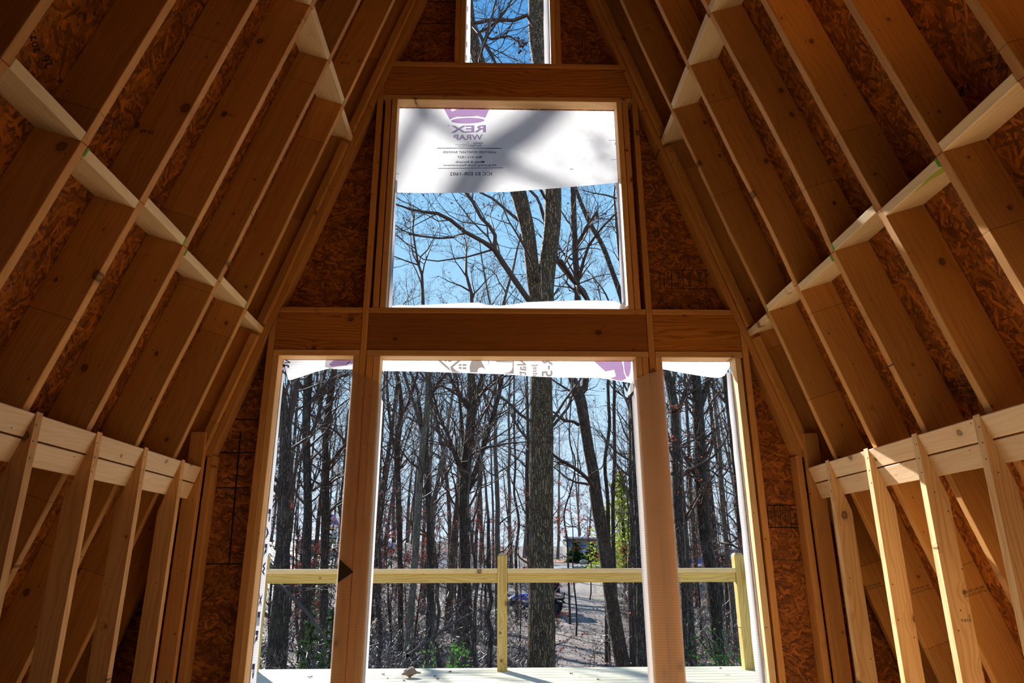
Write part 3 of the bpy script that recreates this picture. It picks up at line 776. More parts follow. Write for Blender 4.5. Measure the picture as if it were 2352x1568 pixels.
# spray lines and stamps on the strand board of the gable wall
YO = 0.0886
def wline(x0, z0, x1, z1, t=0.006):
    d = Vector((x1-x0, 0, z1-z0)); nrm = Vector((-d.z, 0, d.x)).normalized()*t/2
    a = Vector((x0, YO, z0)); c = Vector((x1, YO, z1))
    return [tuple(a-nrm), tuple(c-nrm), tuple(c+nrm), tuple(a+nrm)], [(0, 1, 2, 3)]
def wpx(x0, y0, x1, y1, t=0.006):
    a = at(x0, y0, YO); c = at(x1, y1, YO); return wline(a.x, a.z, c.x, c.z, t)
L_ = [wpx(553, 990, 526, 1293, 0.009)]
for y, xa, xb in ((870, 560, 606), (963, 530, 592), (1039, 503, 583), (1120, 497, 574), (1294.5, 474, 555), (4, 975, 1046), (54, 955, 1044)): L_.append(wpx(xa, y, xb, y, 0.007))
for y in (1160, 1211): L_.append(wpx(1762, y, 1838, y, 0.006))
for x in (1762, 1777, 1791, 1814): L_.append(wpx(x, 1160, x+4, 1211, 0.004))
L_.append(wpx(1750, 1285, 1850, 1286, 0.003))
for xa, xb, y in ((1815, 1833, 1170), (1818, 1836, 1203)): L_.append(wpx(xa, y, xb, y, 0.006))
for (x0, y0, x1, y1) in ((1516, 626, 1516, 662), (1526, 622, 1526, 660), (1542, 620, 1543, 664), (1500+68, 622, 1500+70, 664), (1500+120, 626, 1500+124, 662), (1525, 662, 1640, 664), (1531, 620, 1625, 621)):
    L_.append(wpx(x0, y0, x1, y1, 0.004))
for x in (1337, 1344): L_.append(wpx(x, 90, x+1, 122, 0.003))
V, Fc = join(L_)
child_mesh('layout_marks', V, Fc, MAT['ink'], wf)
def wallfn(x, y): return at(x, y, YO)
inv = wf.matrix_world.inverted()
def wtext(s, TL, TR, BL, BR):
    o = ink_text(s, TL, TR, BL, BR, wallfn, MAT['ink'], wf, name='ink_stamp')
    o.data.transform(inv)
    return o
def stamp_down(s, x0, x1, y0, y1, lean=4):      # text running downwards, tops to the right
    return wtext(s, (x1, y0), (x1+lean, y1), (x0, y0), (x0+lean, y1))
def stamp_up(s, x0, x1, y0, y1, lean=4):        # text running upwards, tops to the left
    return wtext(s, (x0+lean, y1), (x0, y0), (x1+lean, y1), (x1, y0))
stamp_up('53/62B  1400', 1768.5, 1774.5, 1164, 1206)
stamp_up('APA RATED', 1779, 1783, 1170, 1204); stamp_up('EN 300 PS 2', 1784.5, 1789.5, 1165, 1206)
stamp_up('SIDE  DOWN', 1794, 1799, 1164, 1198); stamp_up('1400 8AUG', 1799.5, 1805, 1163, 1208); stamp_up('EXPOSURE 1', 1807, 1811, 1166, 1206)
stamp_down('STRENGTH AXIS', 1822, 1829, 1176, 1198)
for i, s in enumerate(('PANEL GRADE', 'EXPOSURE 1', 'SIZED FOR', 'SPACING')): stamp_down(s, 1530+i*25, 1537+i*25, 624, 658, 1)
stamp_up('10', 1358, 1368, 97, 112, 1)
# stamps on the roof boards between rafters
def roof_text(s, c_px, sg, h, w, parent, ang=0.0):
    u, n = slope(sg); off = (RD-0.001)
    d = ray(*c_px); nn = n; P0 = roofpt(sg, 0, 0, off)
    t = ((P0-CAM).dot(nn))/d.dot(nn); c = CAM+d*t
    cu = bpy.data.curves.new('t', 'FONT'); cu.body = s; to = bpy.data.objects.new('t', cu); me = bpy.data.meshes.new_from_object(to)
    bpy.data.objects.remove(to); bpy.data.curves.remove(cu)
    xs = [v.co.x for v in me.vertices]; ys = [v.co.y for v in me.vertices]
    e1 = Vector((0, 1, 0))*cos(ang)+u*sin(ang); e2 = (-Vector((0, 1, 0))*sin(ang)+u*cos(ang))
    pi_ = parent.matrix_world.inverted()
    for v in me.vertices:
        a = ((v.co.x-min(xs))/(max(xs)-min(xs))-0.5)*w; b_ = ((v.co.y-min(ys))/(max(ys)-min(ys))-0.5)*h
        v.co = pi_ @ (c+e1*a+e2*b_-n*0.0015)
    me.name = 'ink_stamp'; me.materials.clear(); me.materials.append(MAT['ink'])
    o = bpy.data.objects.new('ink_stamp', me); COL.objects.link(o); o.parent = parent
wl = bpy.data.objects['wall_left']; wr = bpy.data.objects['wall_right']
roof_text('2025', (78, 95), -1, 0.026, 0.075, wl, 2.6); roof_text('26', (108, 142), -1, 0.035, 0.04, wl, 2.8)
roof_text('15', (2215, 207), 1, 0.035, 0.05, wr, 0.2)
for s, c in (('THIS SIDE DOWN', (2270, 135)), ('PANEL SPACING', (2290, 155))): roof_text(s, c, 1, 0.016, 0.13, wr, 0.5)
roof_text('STRENGTH AXIS\nTHIS DIRECTION', (258, 285), -1, 0.045, 0.14, wl, 1.1)
roof_text('THIS SIDE DOWN\nSPAN RATING\nEXPOSURE 1', (2205, 900), 1, 0.10, 0.16, wr, 0.2)
# lumber grade stamps
def lumber_text(s, c_px, Yp, h, w, parent, ang):
    c = at(c_px[0], c_px[1], Yp)
    cu = bpy.data.curves.new('t', 'FONT'); cu.body = s; to = bpy.data.objects.new('t', cu); me = bpy.data.meshes.new_from_object(to)
    bpy.data.objects.remove(to); bpy.data.curves.remove(cu)
    xs = [v.co.x for v in me.vertices]; ys = [v.co.y for v in me.vertices]
    e1 = Vector((cos(ang), 0, sin(ang))); e2 = Vector((-sin(ang), 0, cos(ang))); pi_ = parent.matrix_world.inverted()
    for v in me.vertices:
        a = ((v.co.x-min(xs))/(max(xs)-min(xs))-0.5)*w; b_ = ((v.co.y-min(ys))/(max(ys)-min(ys))-0.5)*h
        q = c+e1*a+e2*b_; q.y -= 0.0008; v.co = pi_ @ q
    me.name = 'grade_stamp'; me.materials.clear(); me.materials.append(MAT['ink'])
    o = bpy.data.objects.new('grade_stamp', me); COL.objects.link(o); o.parent = parent
def find(name, key):
    for o in bpy.data.objects:
        if o.name.startswith(name) and key in o.get('label', ''): return o
for key, yk, px, s in (('seventh rafter from the gable wall on the left', 6, (10, 10), None), ('fourth rafter from the gable wall on the left', 3, (526, 263), 'SPF No.2'),
                       ('fifth rafter from the gable wall on the left', 4, (338, 303), 'SPF KD'), ('fourth rafter from the gable wall on the right', 3, (1905, 800), None),
                       ('second rafter from the gable wall on the left', 1, (793, 145), 'SPF HT')):
    o = find('rafter', key)
    if s and o: lumber_text(s, px, RAF_Y[yk]-0.0195, 0.02, 0.06, o, -0.1)
o = find('knee_wall_stud', 'third upright knee wall stud from the gable wall on the right')
lumber_text('A.S.P.A.\n2', (1452+2000/2.613, 968+1180/2.613), -1.118-0.0195, 0.026, 0.045, o, pi)
for k, px in ((2, (2008, 1346)), (3, (2118, 1352)), (4, (2242, 1357))):
    o = find('rafter', ORD[k]+' on the right')
    if o: lumber_text('SPF SPF SPF SPF\nNo.2 KD-HT No.2', px, RAF_Y[k]-0.0195, 0.020, 0.095, o, 0.25)

# ------------------------------------------------------------------ deck and railing
ZD = -0.927; YP = 2.65
MAT['caps'] = wood('pale_treated_cap', (0.80, 0.66, 0.36), (0.62, 0.46, 0.20), 0.6, 0.15, joints=False, var=0.08)
dk = tag(empty('deck', (0, 0, 0)), kind='structure')
nb = 19
for i in range(nb):
    y0 = 0.125+i*0.1455
    board('deck_board', [(0, 0), (6.4, 0), (6.4, 0.140), (0, 0.140)], T38, MAT['deck'], frame((-3.1, y0, ZD-T38/2), (1, 0, 0), (0, 1, 0)), parent=dk, bev=0.004)
Y1 = 0.125+nb*0.1455
board('rim_joist', [(0, 0), (6.3, 0), (6.3, 0.235), (0, 0.235)], T38, MAT['treated'], frame((-3.05, Y1-0.04, ZD-T38-0.236), (1, 0, 0), (0, 0, 1)), parent=dk)
for x in (-2.9, -0.2, 2.9):
    board('deck_post', [(0, 0), (2.5, 0), (2.5, 0.14), (0, 0.14)], 0.14, MAT['treated'], frame((x, Y1-0.15, -3.75), (0, 0, 1), (1, 0, 0)), parent=dk)
RH0 = at(1153, 1338, YP).z; RH1 = at(1153, 1316.5, YP).z; RH2 = at(1153, 1305.5, YP).z
def post(xc, yc, top, lab):
    V = []; h = 0.0445
    for z, k in ((ZD, 1), (top-0.022, 1), (top, 0.68)):
        for a, b_ in ((-1, -1), (1, -1), (1, 1), (-1, 1)): V.append((xc+a*h*k, yc+b_*h*k, z))
    # local frame with x along the grain
    mw = frame((xc-h, yc-h, ZD), (0, 0, 1), (1, 0, 0)); inv_ = mw.inverted()
    V = [tuple(inv_ @ Vector(v)) for v in V]
    Fc = [(0, 1, 5, 4), (1, 2, 6, 5), (2, 3, 7, 6), (3, 0, 4, 7), (4, 5, 9, 8), (5, 6, 10, 9), (6, 7, 11, 10), (7, 4, 8, 11), (8, 9, 10, 11), (3, 2, 1, 0)]
    o = mesh('railing_post', V, Fc, MAT['treated'], mw=mw); fix_normals(o)
    return tag(o, lab, 'post', 'posts of the deck railing')
xc0 = (at(1143, 1400, YP).x+at(1164.5, 1400, YP).x)/2
ztop = at(1153, 1271, YP+0.03).z
xl = at(610, 1320, YP).x-0.045; xr = (at(1693, 1330, YP).x+at(1724, 1330, YP).x)/2-0.025
post(xc0, YP+0.0445, ztop, 'square treated railing post in the middle of the far deck edge')
post(xl-0.0, YP+0.0445, ztop, 'treated corner railing post at the left end of the deck')
post(xr, YP+0.0445, ztop, 'treated corner railing post at the right end of the deck')
h = 0.046
for x0, x1, w in ((xl+h, xc0-h, 'left'), (xc0+h, xr-h, 'right')):
    board('top_rail', [(0, 0), (x1-x0, 0), (x1-x0, RH1-RH0), (0, RH1-RH0)], T38, MAT['treated'], frame((x0, YP+0.030, RH0), (1, 0, 0), (0, 0, 1)),
          'yellowish treated board set on edge as the %s run of the far deck rail' % w, 'rail', 'far deck railing boards')
    board('rail_cap', [(0, 0), (x1-x0, 0), (x1-x0, 0.14), (0, 0.14)], RH2-RH1-0.001, MAT['caps'], frame((x0, YP-0.012, (RH1+RH2)/2), (1, 0, 0), (0, 1, 0)),
          'flat cap board on the %s run of the far deck rail' % w, 'rail', 'far deck railing caps')
for xx, w in ((xl, 'left'), (xr, 'right')):
    s_ = 1 if w == 'right' else -1
    board('side_rail', [(0, 0), (YP-0.14, 0), (YP-0.14, RH1-RH0), (0, RH1-RH0)], T38, MAT['treated'], frame((xx+s_*0.0645, 0.14, RH0), (0, 1, 0), (0, 0, 1)),
          'treated rail board running back to the house along the %s deck edge' % w, 'rail')
    board('side_rail_board', [(0, 0), (YP-0.10, 0), (YP-0.10, 0.14), (0, 0.14)], RH2-RH1-0.001, MAT['treated'], frame((xx+s_*0.10 -0.07+ (0.0 if s_ > 0 else 0.0), 0.14, (RH1+RH2)/2), (0, 1, 0), (-1, 0, 0)) if False else
          frame((xx+s_*0.125+0.07, 0.14, (RH1+RH2)/2), (0, 1, 0), (-1, 0, 0)),
          'flat cap board on the %s side rail of the deck' % w, 'rail')
# bits lying on the deck
def lump(name, c, r, mat, label=None, cat=None, group=None, sd=0, sq=(1, 1, 1), rough=0.35, sub=2, parent=None, sink=0.25):
    bm = bmesh.new(); bmesh.ops.create_icosphere(bm, subdivisions=sub, radius=1)
    for v in bm.verts:
        k = 1+rough*noise.noise(v.co*1.7+Vector((sd*3.1, sd, 0)))+rough*0.4*noise.noise(v.co*4+Vector((sd, 0, 5)))
        v.co = Vector((v.co.x*r*sq[0]*k, v.co.y*r*sq[1]*k, v.co.z*r*sq[2]*k))
    me = bpy.data.meshes.new(name); bm.to_mesh(me); bm.free(); me.materials.append(mat)
    zmin = min(v.co.z for v in me.vertices)
    o = bpy.data.objects.new(name, me); COL.objects.link(o); o.location = (c[0], c[1], c[2]-zmin*(1-sink)); tag(o, label, cat, group)
    if parent: o.parent = parent
    return o
MAT['driedleaf'] = plain('dried_leaf', (0.13, 0.055, 0.03), 0.7)
MAT['stick'] = plain('weathered_stick', (0.32, 0.24, 0.17), 0.8)
c = atz(941, 1556, ZD)
lump('wood_chunk', (c.x, c.y, ZD), 0.055, MAT['stick'], 'rough weathered wood chunk lying on the deck boards', 'wood chunk', sq=(1.2, 0.8, 0.6), sd=4, rough=0.8, sink=0.02)
def leaf(c, r, ang, label, group=None, mat='driedleaf'):
    V = [(0, 0, 0.004)]; n = 9
    for i in range(n):
        t = 2*pi*i/n; rr = r*(0.55+0.45*abs(cos(t*1.5+0.4)))
        V.append((rr*cos(t), rr*0.7*sin(t), 0.002+0.012*abs(sin(t*1.5+ang))))
    Fc = [(0, i+1, (i+1) % n+1) for i in range(n)]
    o = mesh('fallen_leaf', V, Fc, MAT[mat]); o.location = c; o.rotation_euler = (0, 0, ang)
    return tag(o, label, 'leaf', group)
for i, (x, y, r, w) in enumerate(((960, 1546, .03, 'just right of the wood chunk'), (1033, 1544, .03, 'largest, left of the middle post'), (1000, 1555, .026, 'close below the largest leaf'), (1006, 1561, .02, 'at the very bottom edge right of the chunk'),
        (928, 1564, .018, 'touching the left of the wood chunk'), (880, 1550, .018, 'tiny one near the left wide post'), (890, 1560, .018, 'lower one near the left wide post'), (1375, 1562, .018, 'right of centre at the bottom edge'),
        (1312, 1548, .022, 'alone in front of the gravel track'), (1654, 1536, .022, 'at the far edge before the forked tree'), (712, 1556, .03, 'left door opening, twig-like'), (785, 1560, .018, 'half behind the left wide post'))):
    c = atz(x, y, ZD); leaf((c.x, c.y, ZD), r, i*1.3, 'small dried brown leaf on the deck, '+w, 'dried leaves on the deck')

# ================================================================== outdoors
rnd = random.Random(11)
def sm(a, b, x):
    t = max(0.0, min(1.0, (x-a)/(b-a))); return t*t*(3-2*t)
PR = [(-60, -2.2), (0, -2.5), (3, -2.62), (8, -2.9), (14, -3.2), (22, -3.4), (34, -3.08), (42, -2.6), (55, -1.55), (68, -0.75), (77, -0.40), (86, 0.22), (100, 0.55), (130, 1.3), (200, 3.2), (420, 9.0)]
def ground(x, y):
    for a, c in zip(PR, PR[1:]):
        if y <= c[0]: t = max(0, (y-a[0])/(c[0]-a[0])); z = a[1]+(c[1]-a[1])*t; break
    else: z = PR[-1][1]
    z += sm(0, 14, -x-1)*sm(36, 62, y)*2.3
    z += sm(3, 12, x-2)*sm(8, 30, y)*(1-sm(50, 75, y))*0.9
    k = 1.0-0.75*math.exp(-((x-2.0)/2.6)**2)
    z += k*(0.28*noise.noise(Vector((x*0.12, y*0.12, 3)))+0.07*noise.noise(Vector((x*0.6, y*0.6, 7))))
    return z
def hit(px, py):
    d = ray(px, py); t = 5.0
    while t < 260:
        p = CAM+d*t
        if p.z < ground(p.x, p.y): return p
        t += 0.15
    return CAM+d*120

# ---- ground materials
def litter(name, c1, c2, c3, sc=9.0, bump=0.9):
    b = NB(name); oc = b.n('TexCoord').outputs['Object']
    warp = b.n('TexNoise', i_Vector=oc, i_Scale=6.0).outputs[1]
    v = b.vadd(oc, b.mapping(warp, scale=(0.25, 0.25, 0.25)))
    vo = b.n('TexVoronoi', feature='F1', i_Scale=sc); b.t.links.new(v, vo.inputs['Vector'])
    s3 = b.n('SeparateColor', i_0=vo.outputs['Color'])
    col = b.ramp(s3.outputs[0], [(0.0, tuple(c*0.35 for c in c2)), (0.25, c2), (0.6, c1), (0.85, c3), (1.0, tuple(min(1, c*1.3) for c in c3))])
    n1 = b.noise(oc, 0.5, 3, 0.6); n2 = b.noise(oc, 30, 3, 0.6)
    k = b.math('ADD', 0.62, b.math('MULTIPLY', n1, 0.72))
    col = b.mix(1.0, col, b.n('CombineXYZ', i_0=k, i_1=k, i_2=k).outputs[0], 'MULTIPLY')
    hgt = b.math('ADD', b.math('MULTIPLY', s3.outputs[1], 0.8), n2)
    b.surf(col, 0.55, hgt, bump, 0.05, 0.4)
    return b.m
MAT['litter'] = litter('leaf_litter', (0.080, 0.047, 0.037), (0.034, 0.020, 0.016), (0.20, 0.14, 0.12))
MAT['gravel'] = litter('gravel_track', (0.25, 0.19, 0.155), (0.16, 0.115, 0.09), (0.34, 0.28, 0.24), 22.0, 0.5)
MAT['road'] = litter('grey_road_gravel', (0.26, 0.26, 0.275), (0.21, 0.205, 0.215), (0.33, 0.33, 0.35), 12.0, 0.2)
MAT['clay'] = litter('orange_clay', (0.50, 0.22, 0.10), (0.38, 0.16, 0.07), (0.60, 0.33, 0.18), 10.0, 0.3)

def grid_ground():
    xs = []; x = -90.0
    while x < 90: xs.append(x); x += 0.5+abs(x)*0.045
    xs.append(90)
    ys = []; y = -60.0
    while y < 400:
        ys.append(y); y += (2.5 if y < -4 else 0.5+max(0, y-5)*0.02)
    V = [(x, y, ground(x, y)) for y in ys for x in xs]; n = len(xs)
    Fc = [(j*n+i, j*n+i+1, (j+1)*n+i+1, (j+1)*n+i) for j in range(len(ys)-1) for i in range(n-1)]
    return tag(mesh('ground', V, Fc, MAT['litter'], smooth=True), kind='structure')
grid_ground()
def drape(name, pts, mat, dz=0.03, across=8, jag=0.25):
    """pts: (x, y, half width)"""
    P = []
    for a, c in zip(pts, pts[1:]):
        d = sqrt((a[0]-c[0])**2+(a[1]-c[1])**2); k = max(2, int(d/0.6))
        P += [tuple(a[i]+(c[i]-a[i])*j/k for i in range(3)) for j in range(k)]
    P.append(pts[-1]); V = []; Fc = []; m = across+1
    for i, p in enumerate(P):
        q = P[min(i+1, len(P)-1)]; o = P[max(i-1, 0)]; d = Vector((q[0]-o[0], q[1]-o[1])).normalized(); nn = Vector((-d.y, d.x))
        hw = p[2]*(1+jag*noise.noise(Vector((i*0.31, p[2], 0))))
        for j in range(m):
            t = (j/across-0.5)*2; x = p[0]+nn.x*hw*t; y = p[1]+nn.y*hw*t
            edge = 0.03 if abs(t) > 0.99 else 0
            V.append((x, y, ground(x, y)+dz-edge))
    for i in range(len(P)-1):
        for j in range(across): a = i*m+j; Fc.append((a, a+1, a+m+1, a+m))
    o = mesh(name, V, Fc, mat, smooth=True); fix_normals(o)
    return tag(o, kind='structure')
pp = [hit(x, y) for x, y in ((1335, 1500), (1345, 1440), (1352, 1395), (1362, 1352), (1385, 1325))]
track = [(1.9, 6, 1.2), (2.1, 12, 1.3)]+[(p.x, p.y, 1.45) for p in pp]+[(pp[-1].x+6, pp[-1].y+8, 1.4)]
drape('track', track, MAT['gravel'], 0.03)
drape('road', [(-15, 69, 2.2), (-12, 70, 2.2), (2, 73, 2.0), (14, 76, 2.0), (30, 77, 2.1), (60, 74, 2.4)], MAT['road'], 0.05, jag=0.1)
drape('road_spur', [(-13.0, 46, 2.1), (-12.5, 54, 2.2), (-14, 62, 2.0), (-17, 70, 2.0)], MAT['road'], 0.05, jag=0.2)
drape('clay_bank', [(4, 84, 2.2), (14, 85, 2.6), (26, 84, 2.4), (40, 82, 2.2), (60, 79, 2)], MAT['clay'], 0.06, jag=0.2)
drape('clay_patch', [(13, 60, 1.6), (20, 60, 2.0), (30, 58, 1.6)], MAT['clay'], 0.05, jag=0.3)

# ---- bark
def bark(name, c1, c2, moss=0.15, ridge=1.0, lich=0.25):
    b = NB(name); v, r, oc = b.seed()
    st = b.mapping(v, scale=(23, 23, 2.4))
    vo = b.n('TexVoronoi', feature='DISTANCE_TO_EDGE', i_Scale=1.0)
    b.t.links.new(b.vadd(st, b.mapping(b.n('TexNoise', i_Vector=v, i_Scale=9.0).outputs[1], scale=(1.8, 1.8, 1.8))), vo.inputs['Vector'])
    rg = b.ramp(vo.outputs['Distance'], [(0.0, 0.0), (0.09, 0.15), (0.28, 1.0)])
    fine = b.noise(b.mapping(v, scale=(40, 40, 12)), 1.0, 3, 0.65)
    f = b.math('MULTIPLY', rg, b.math('ADD', 0.35, fine))
    col = b.mix(f, c2, c1)
    ln = b.noise(v, 2.2, 3, 0.6)
    col = b.mix(b.math('MULTIPLY', b.ramp(ln, [(0.56, 0.0), (0.68, 1.0)]), lich), col, (0.30, 0.28, 0.22))
    mn = b.noise(b.mapping(v, loc=(5, 3, 1)), 1.3, 3, 0.6)
    col = b.mix(b.math('MULTIPLY', b.ramp(mn, [(0.50, 0.0), (0.66, 1.0)]), moss), col, (0.16, 0.14, 0.03))
    k = b.math('ADD', 0.8, b.math('MULTIPLY', r, 0.4))
    col = b.mix(1.0, col, b.n('CombineXYZ', i_0=k, i_1=k, i_2=k).outputs[0], 'MULTIPLY')
    b.surf(col, 0.75, f, 1.0, 0.03*ridge, 0.25)
    return b.m
MAT['oakbark'] = bark('furrowed_oak_bark', (0.62, 0.39, 0.21), (0.050, 0.030, 0.018), 0.12, 1.2, 0.20)
MAT['bark'] = bark('grey_brown_bark', (0.25, 0.165, 0.120), (0.036, 0.024, 0.018), 0.12, 0.8, 0.15)
MAT['redbark'] = bark('shaggy_brown_bark', (0.34, 0.215, 0.15), (0.06, 0.035, 0.025), 0.1, 1.0, 0.2)
MAT['palebark'] = bark('pale_lichen_bark', (0.40, 0.32, 0.23), (0.12, 0.09, 0.07), 0.3, 0.6, 0.4)
MAT['twig'] = plain('thin_branches', (0.125, 0.078, 0.056), 0.65, 3.0, 0.7, 0.2)
MAT['brush'] = plain('brush_twigs', (0.125, 0.085, 0.068), 0.33, 3.0, 1.0, 0.8)
def leafmat(name, c1, c2, sc=60.0):
    b = NB(name); v, r, oc = b.seed()
    wn = b.n('TexWhiteNoise', noise_dimensions='3D'); b.t.links.new(b.vadd(b.mapping(v, scale=(12, 12, 12)), (0, 0, 0), 'FLOOR'), wn.inputs['Vector'])
    col = b.mix(wn.outputs['Value'], c1, c2)
    d = b.n('BsdfDiffuse', i_Color=col); t = b.n('BsdfTranslucent', i_Color=col)
    m1 = b.n('MixShader', i_0=0.5, i_1=d.outputs[0], i_2=t.outputs[0]); b.t.links.new(m1.outputs[0], b.out.inputs[0]); return b.m
MAT['rustleaf'] = leafmat('rust_red_leaves', (0.42, 0.10, 0.06), (0.25, 0.06, 0.05))
MAT['orangeleaf'] = leafmat('orange_red_leaves', (0.62, 0.14, 0.04), (0.50, 0.07, 0.03))
MAT['greenleaf'] = leafmat('dark_green_leaves', (0.06, 0.17, 0.03), (0.11, 0.26, 0.05))
MAT['pineleaf'] = leafmat('pine_needles', (0.035, 0.075, 0.028), (0.09, 0.14, 0.05))
MAT['yellowleaf'] = leafmat('yellow_green_needles', (0.48, 0.52, 0.07), (0.26, 0.34, 0.06))
MAT['duskleaf'] = leafmat('withered_brown_leaves', (0.12, 0.07, 0.06), (0.08, 0.05, 0.045))
MAT['litterleaf'] = leafmat('loose_fallen_leaves', (0.30, 0.165, 0.125), (0.15, 0.065, 0.045))

# ---- tubes and trees
class TB:
    def __init__(s): s.V = []; s.F = []
    def tube(s, P, R, n=6, ridged=0.0):
        k0 = len(s.V); up = Vector((0.31, 0.17, 0.93)); prev = None
        for i, p in enumerate(P):
            d = (P[min(i+1, len(P)-1)]-P[max(i-1, 0)])
            if d.length < 1e-7: d = Vector((0, 0, 1))
            d.normalize()
            if prev is None:
                a = d.cross(Vector((1, 0.1, 0)) if abs(d.x) < 0.8 else Vector((0, 1, 0))).normalized()
            else:
                a = (prev-d*prev.dot(d)).normalized()
            prev = a; c = d.cross(a)
            for j in range(n):
                t = 2*pi*j/n; r = R[i]
                if ridged: r *= 1+ridged*noise.noise(Vector((cos(t)*2.3, sin(t)*2.3, p.z*0.9)))
                s.V.append(tuple(p+a*(r*cos(t))+c*(r*sin(t))))
        for i in range(len(P)-1):
            for j in range(n):
                a = k0+i*n+j; b_ = k0+i*n+(j+1) % n; s.F.append((a, b_, b_+n, a+n))
        s.F.append(tuple(k0+(len(P)-1)*n+j for j in range(n)))
    def quad(s, c, r, rn, asp=0.6, nrm=None):
        a = Vector((rn.gauss(0, 1), rn.gauss(0, 1), rn.gauss(0, 1))).normalized()
        b_ = a.cross(Vector((rn.gauss(0, 1), rn.gauss(0, 1), rn.gauss(0, 1)))).normalized()
        k = len(s.V); s.V += [tuple(c-a*r), tuple(c+b_*r*asp), tuple(c+a*r), tuple(c-b_*r*asp)]; s.F.append((k, k+1, k+2, k+3))
    def build(s, name, mat, parent=None, loc=None, smooth=True):
        if not s.V: return None
        o = mesh(name, s.V, s.F, mat, parent=parent, smooth=smooth)
        if loc is not None: o.location = loc
        return o
def spline(P, R, step=0.5):
    """Catmull-Rom through points"""
    if len(P) < 3: 
        n = max(2, int((P[-1]-P[0]).length/step)); return [P[0].lerp(P[-1], i/n) for i in range(n+1)], [R[0]+(R[-1]-R[0])*i/n for i in range(n+1)]
    oP = []; oR = []
    for i in range(len(P)-1):
        p0 = P[max(i-1, 0)]; p1 = P[i]; p2 = P[i+1]; p3 = P[min(i+2, len(P)-1)]
        n = max(1, int((p2-p1).length/step))
        for k in range(n):
            t = k/n
            oP.append(0.5*((2*p1)+(p2-p0)*t+(2*p0-5*p1+4*p2-p3)*t*t+(-p0+3*p1-3*p2+p3)*t*t*t)); oR.append(R[i]+(R[i+1]-R[i])*t)
    oP.append(P[-1]); oR.append(R[-1]); return oP, oR
def grow(tb, p, d, L, r, lev, rn, leaves=None, lr=0.04, maxlev=3, up=0.12, ln=0.15, kids=(0, 7, 6, 5)):
    n = max(3, int(L/(0.35 if lev < 3 else 0.28))); n = min(n, 12)
    P = [p.copy()]; R = [r]; d = d.normalized(); wob = (0.16, 0.22, 0.30, 0.34)[min(lev, 3)]
    for i in range(n):
        d = (d+Vector((rn.gauss(0, wob), rn.gauss(0, wob), rn.gauss(0, wob)*0.8+up*0.6))).normalized()
        p = p+d*(L/n); P.append(p.copy()); R.append(max(0.0028, r*(1-0.8*(i+1)/n)))
    tb.tube(P, R, 5 if lev <= 1 else (4 if lev == 2 else 3))
    if lev < maxlev:
        m = kids[lev] if lev < len(kids) else 4
        m = max(2, int(m*rn.uniform(0.7, 1.3)))
        for k in range(m):
            t = rn.uniform(0.2, 1.0)**0.8; i = min(n-1, int(t*n)); base = P[i].lerp(P[i+1], rn.random())
            dd = (P[i+1]-P[i]).normalized(); pr = dd.orthogonal().normalized(); pr.rotate(Matrix.Rotation(rn.uniform(0, 2*pi), 3, dd))
            ang = rn.uniform(0.5, 1.0); nd = dd*cos(ang)+pr*sin(ang)
            grow(tb, base, nd, L*rn.uniform(0.35, 0.6)*(1.1-0.4*t), max(0.003, R[i]*rn.uniform(0.42, 0.62)), lev+1, rn, leaves, lr, maxlev, up, ln, kids)
    elif leaves is not None:
        for q in P[1:]:
            if rn.random() < ln: leaves.quad(q+Vector((rn.gauss(0, .03), rn.gauss(0, .03), rn.gauss(0, .03))), lr*rn.uniform(0.6, 1.2), rn)
def make_tree(H, r0, rn, crown=0.35, prim=12, lean=0.04, spread=0.30, twmat='twig', bk='bark', leafy=None, ln=0.15, fork=False, low=0):
    """meshes of a bare tree around the origin: trunk, branches, leaves"""
    tr = TB(); br = TB(); lv = TB() if leafy else None
    P = [Vector((0, 0, -0.3))]; R = [r0*1.25]; d = Vector((rn.gauss(0, lean), rn.gauss(0, lean), 1)).normalized(); n = 16
    for i in range(n):
        d = (d+Vector((rn.gauss(0, 0.035), rn.gauss(0, 0.035), 0.05))).normalized(); P.append(P[-1]+d*(H/n))
        t = (i+1)/n; R.append(max(0.02, r0*(1-0.82*t**1.25)))
    tr.tube(P, R, 9, 0.10)
    for k in range(prim+low):
        t = crown+(1-crown)*(k/max(1, prim))**0.9 if k < prim else rn.uniform(0.12, crown)
        t = min(0.99, t); i = min(n-1, int(t*n)); base = P[i].lerp(P[i+1], t*n-i)
        a = rn.uniform(0, 2*pi); el = rn.uniform(0.25, 0.95)
        L = H*spread*rn.uniform(0.6, 1.15)*(1.15-0.75*max(0, (t-crown)/(1-crown)))*(0.45 if k >= prim else 1)
        grow(br, base, Vector((cos(a)*cos(el), sin(a)*cos(el), sin(el))), L, R[i]*rn.uniform(0.32, 0.5), 1, rn, lv, 0.045, ln=ln)
    return tr, br, lv
def build_tree(name, loc, parts, mats, lab, cat='tree', group=None, rot=0.0, sc=1.0):
    root = empty(name, loc); root.rotation_euler = (0, 0, rot); root.scale = (sc, sc, sc)
    tag(root, lab, cat, group)
    for tb, nm, mt in zip(parts, ('trunk', 'branches', 'leaves'), mats):
        if tb is not None and tb.V: tb.build(nm, MAT[mt], root)
    return root
def copy_tree(root, loc, rot, sc, lab, group):
    r = root.copy(); COL.objects.link(r); r.location = loc; r.rotation_euler = (0, 0, rot); r.scale = (sc, sc, sc); r['label'] = lab; r['group'] = group
    for ch in list(root.children):
        c = ch.copy(); COL.objects.link(c); c.parent = r
    return r

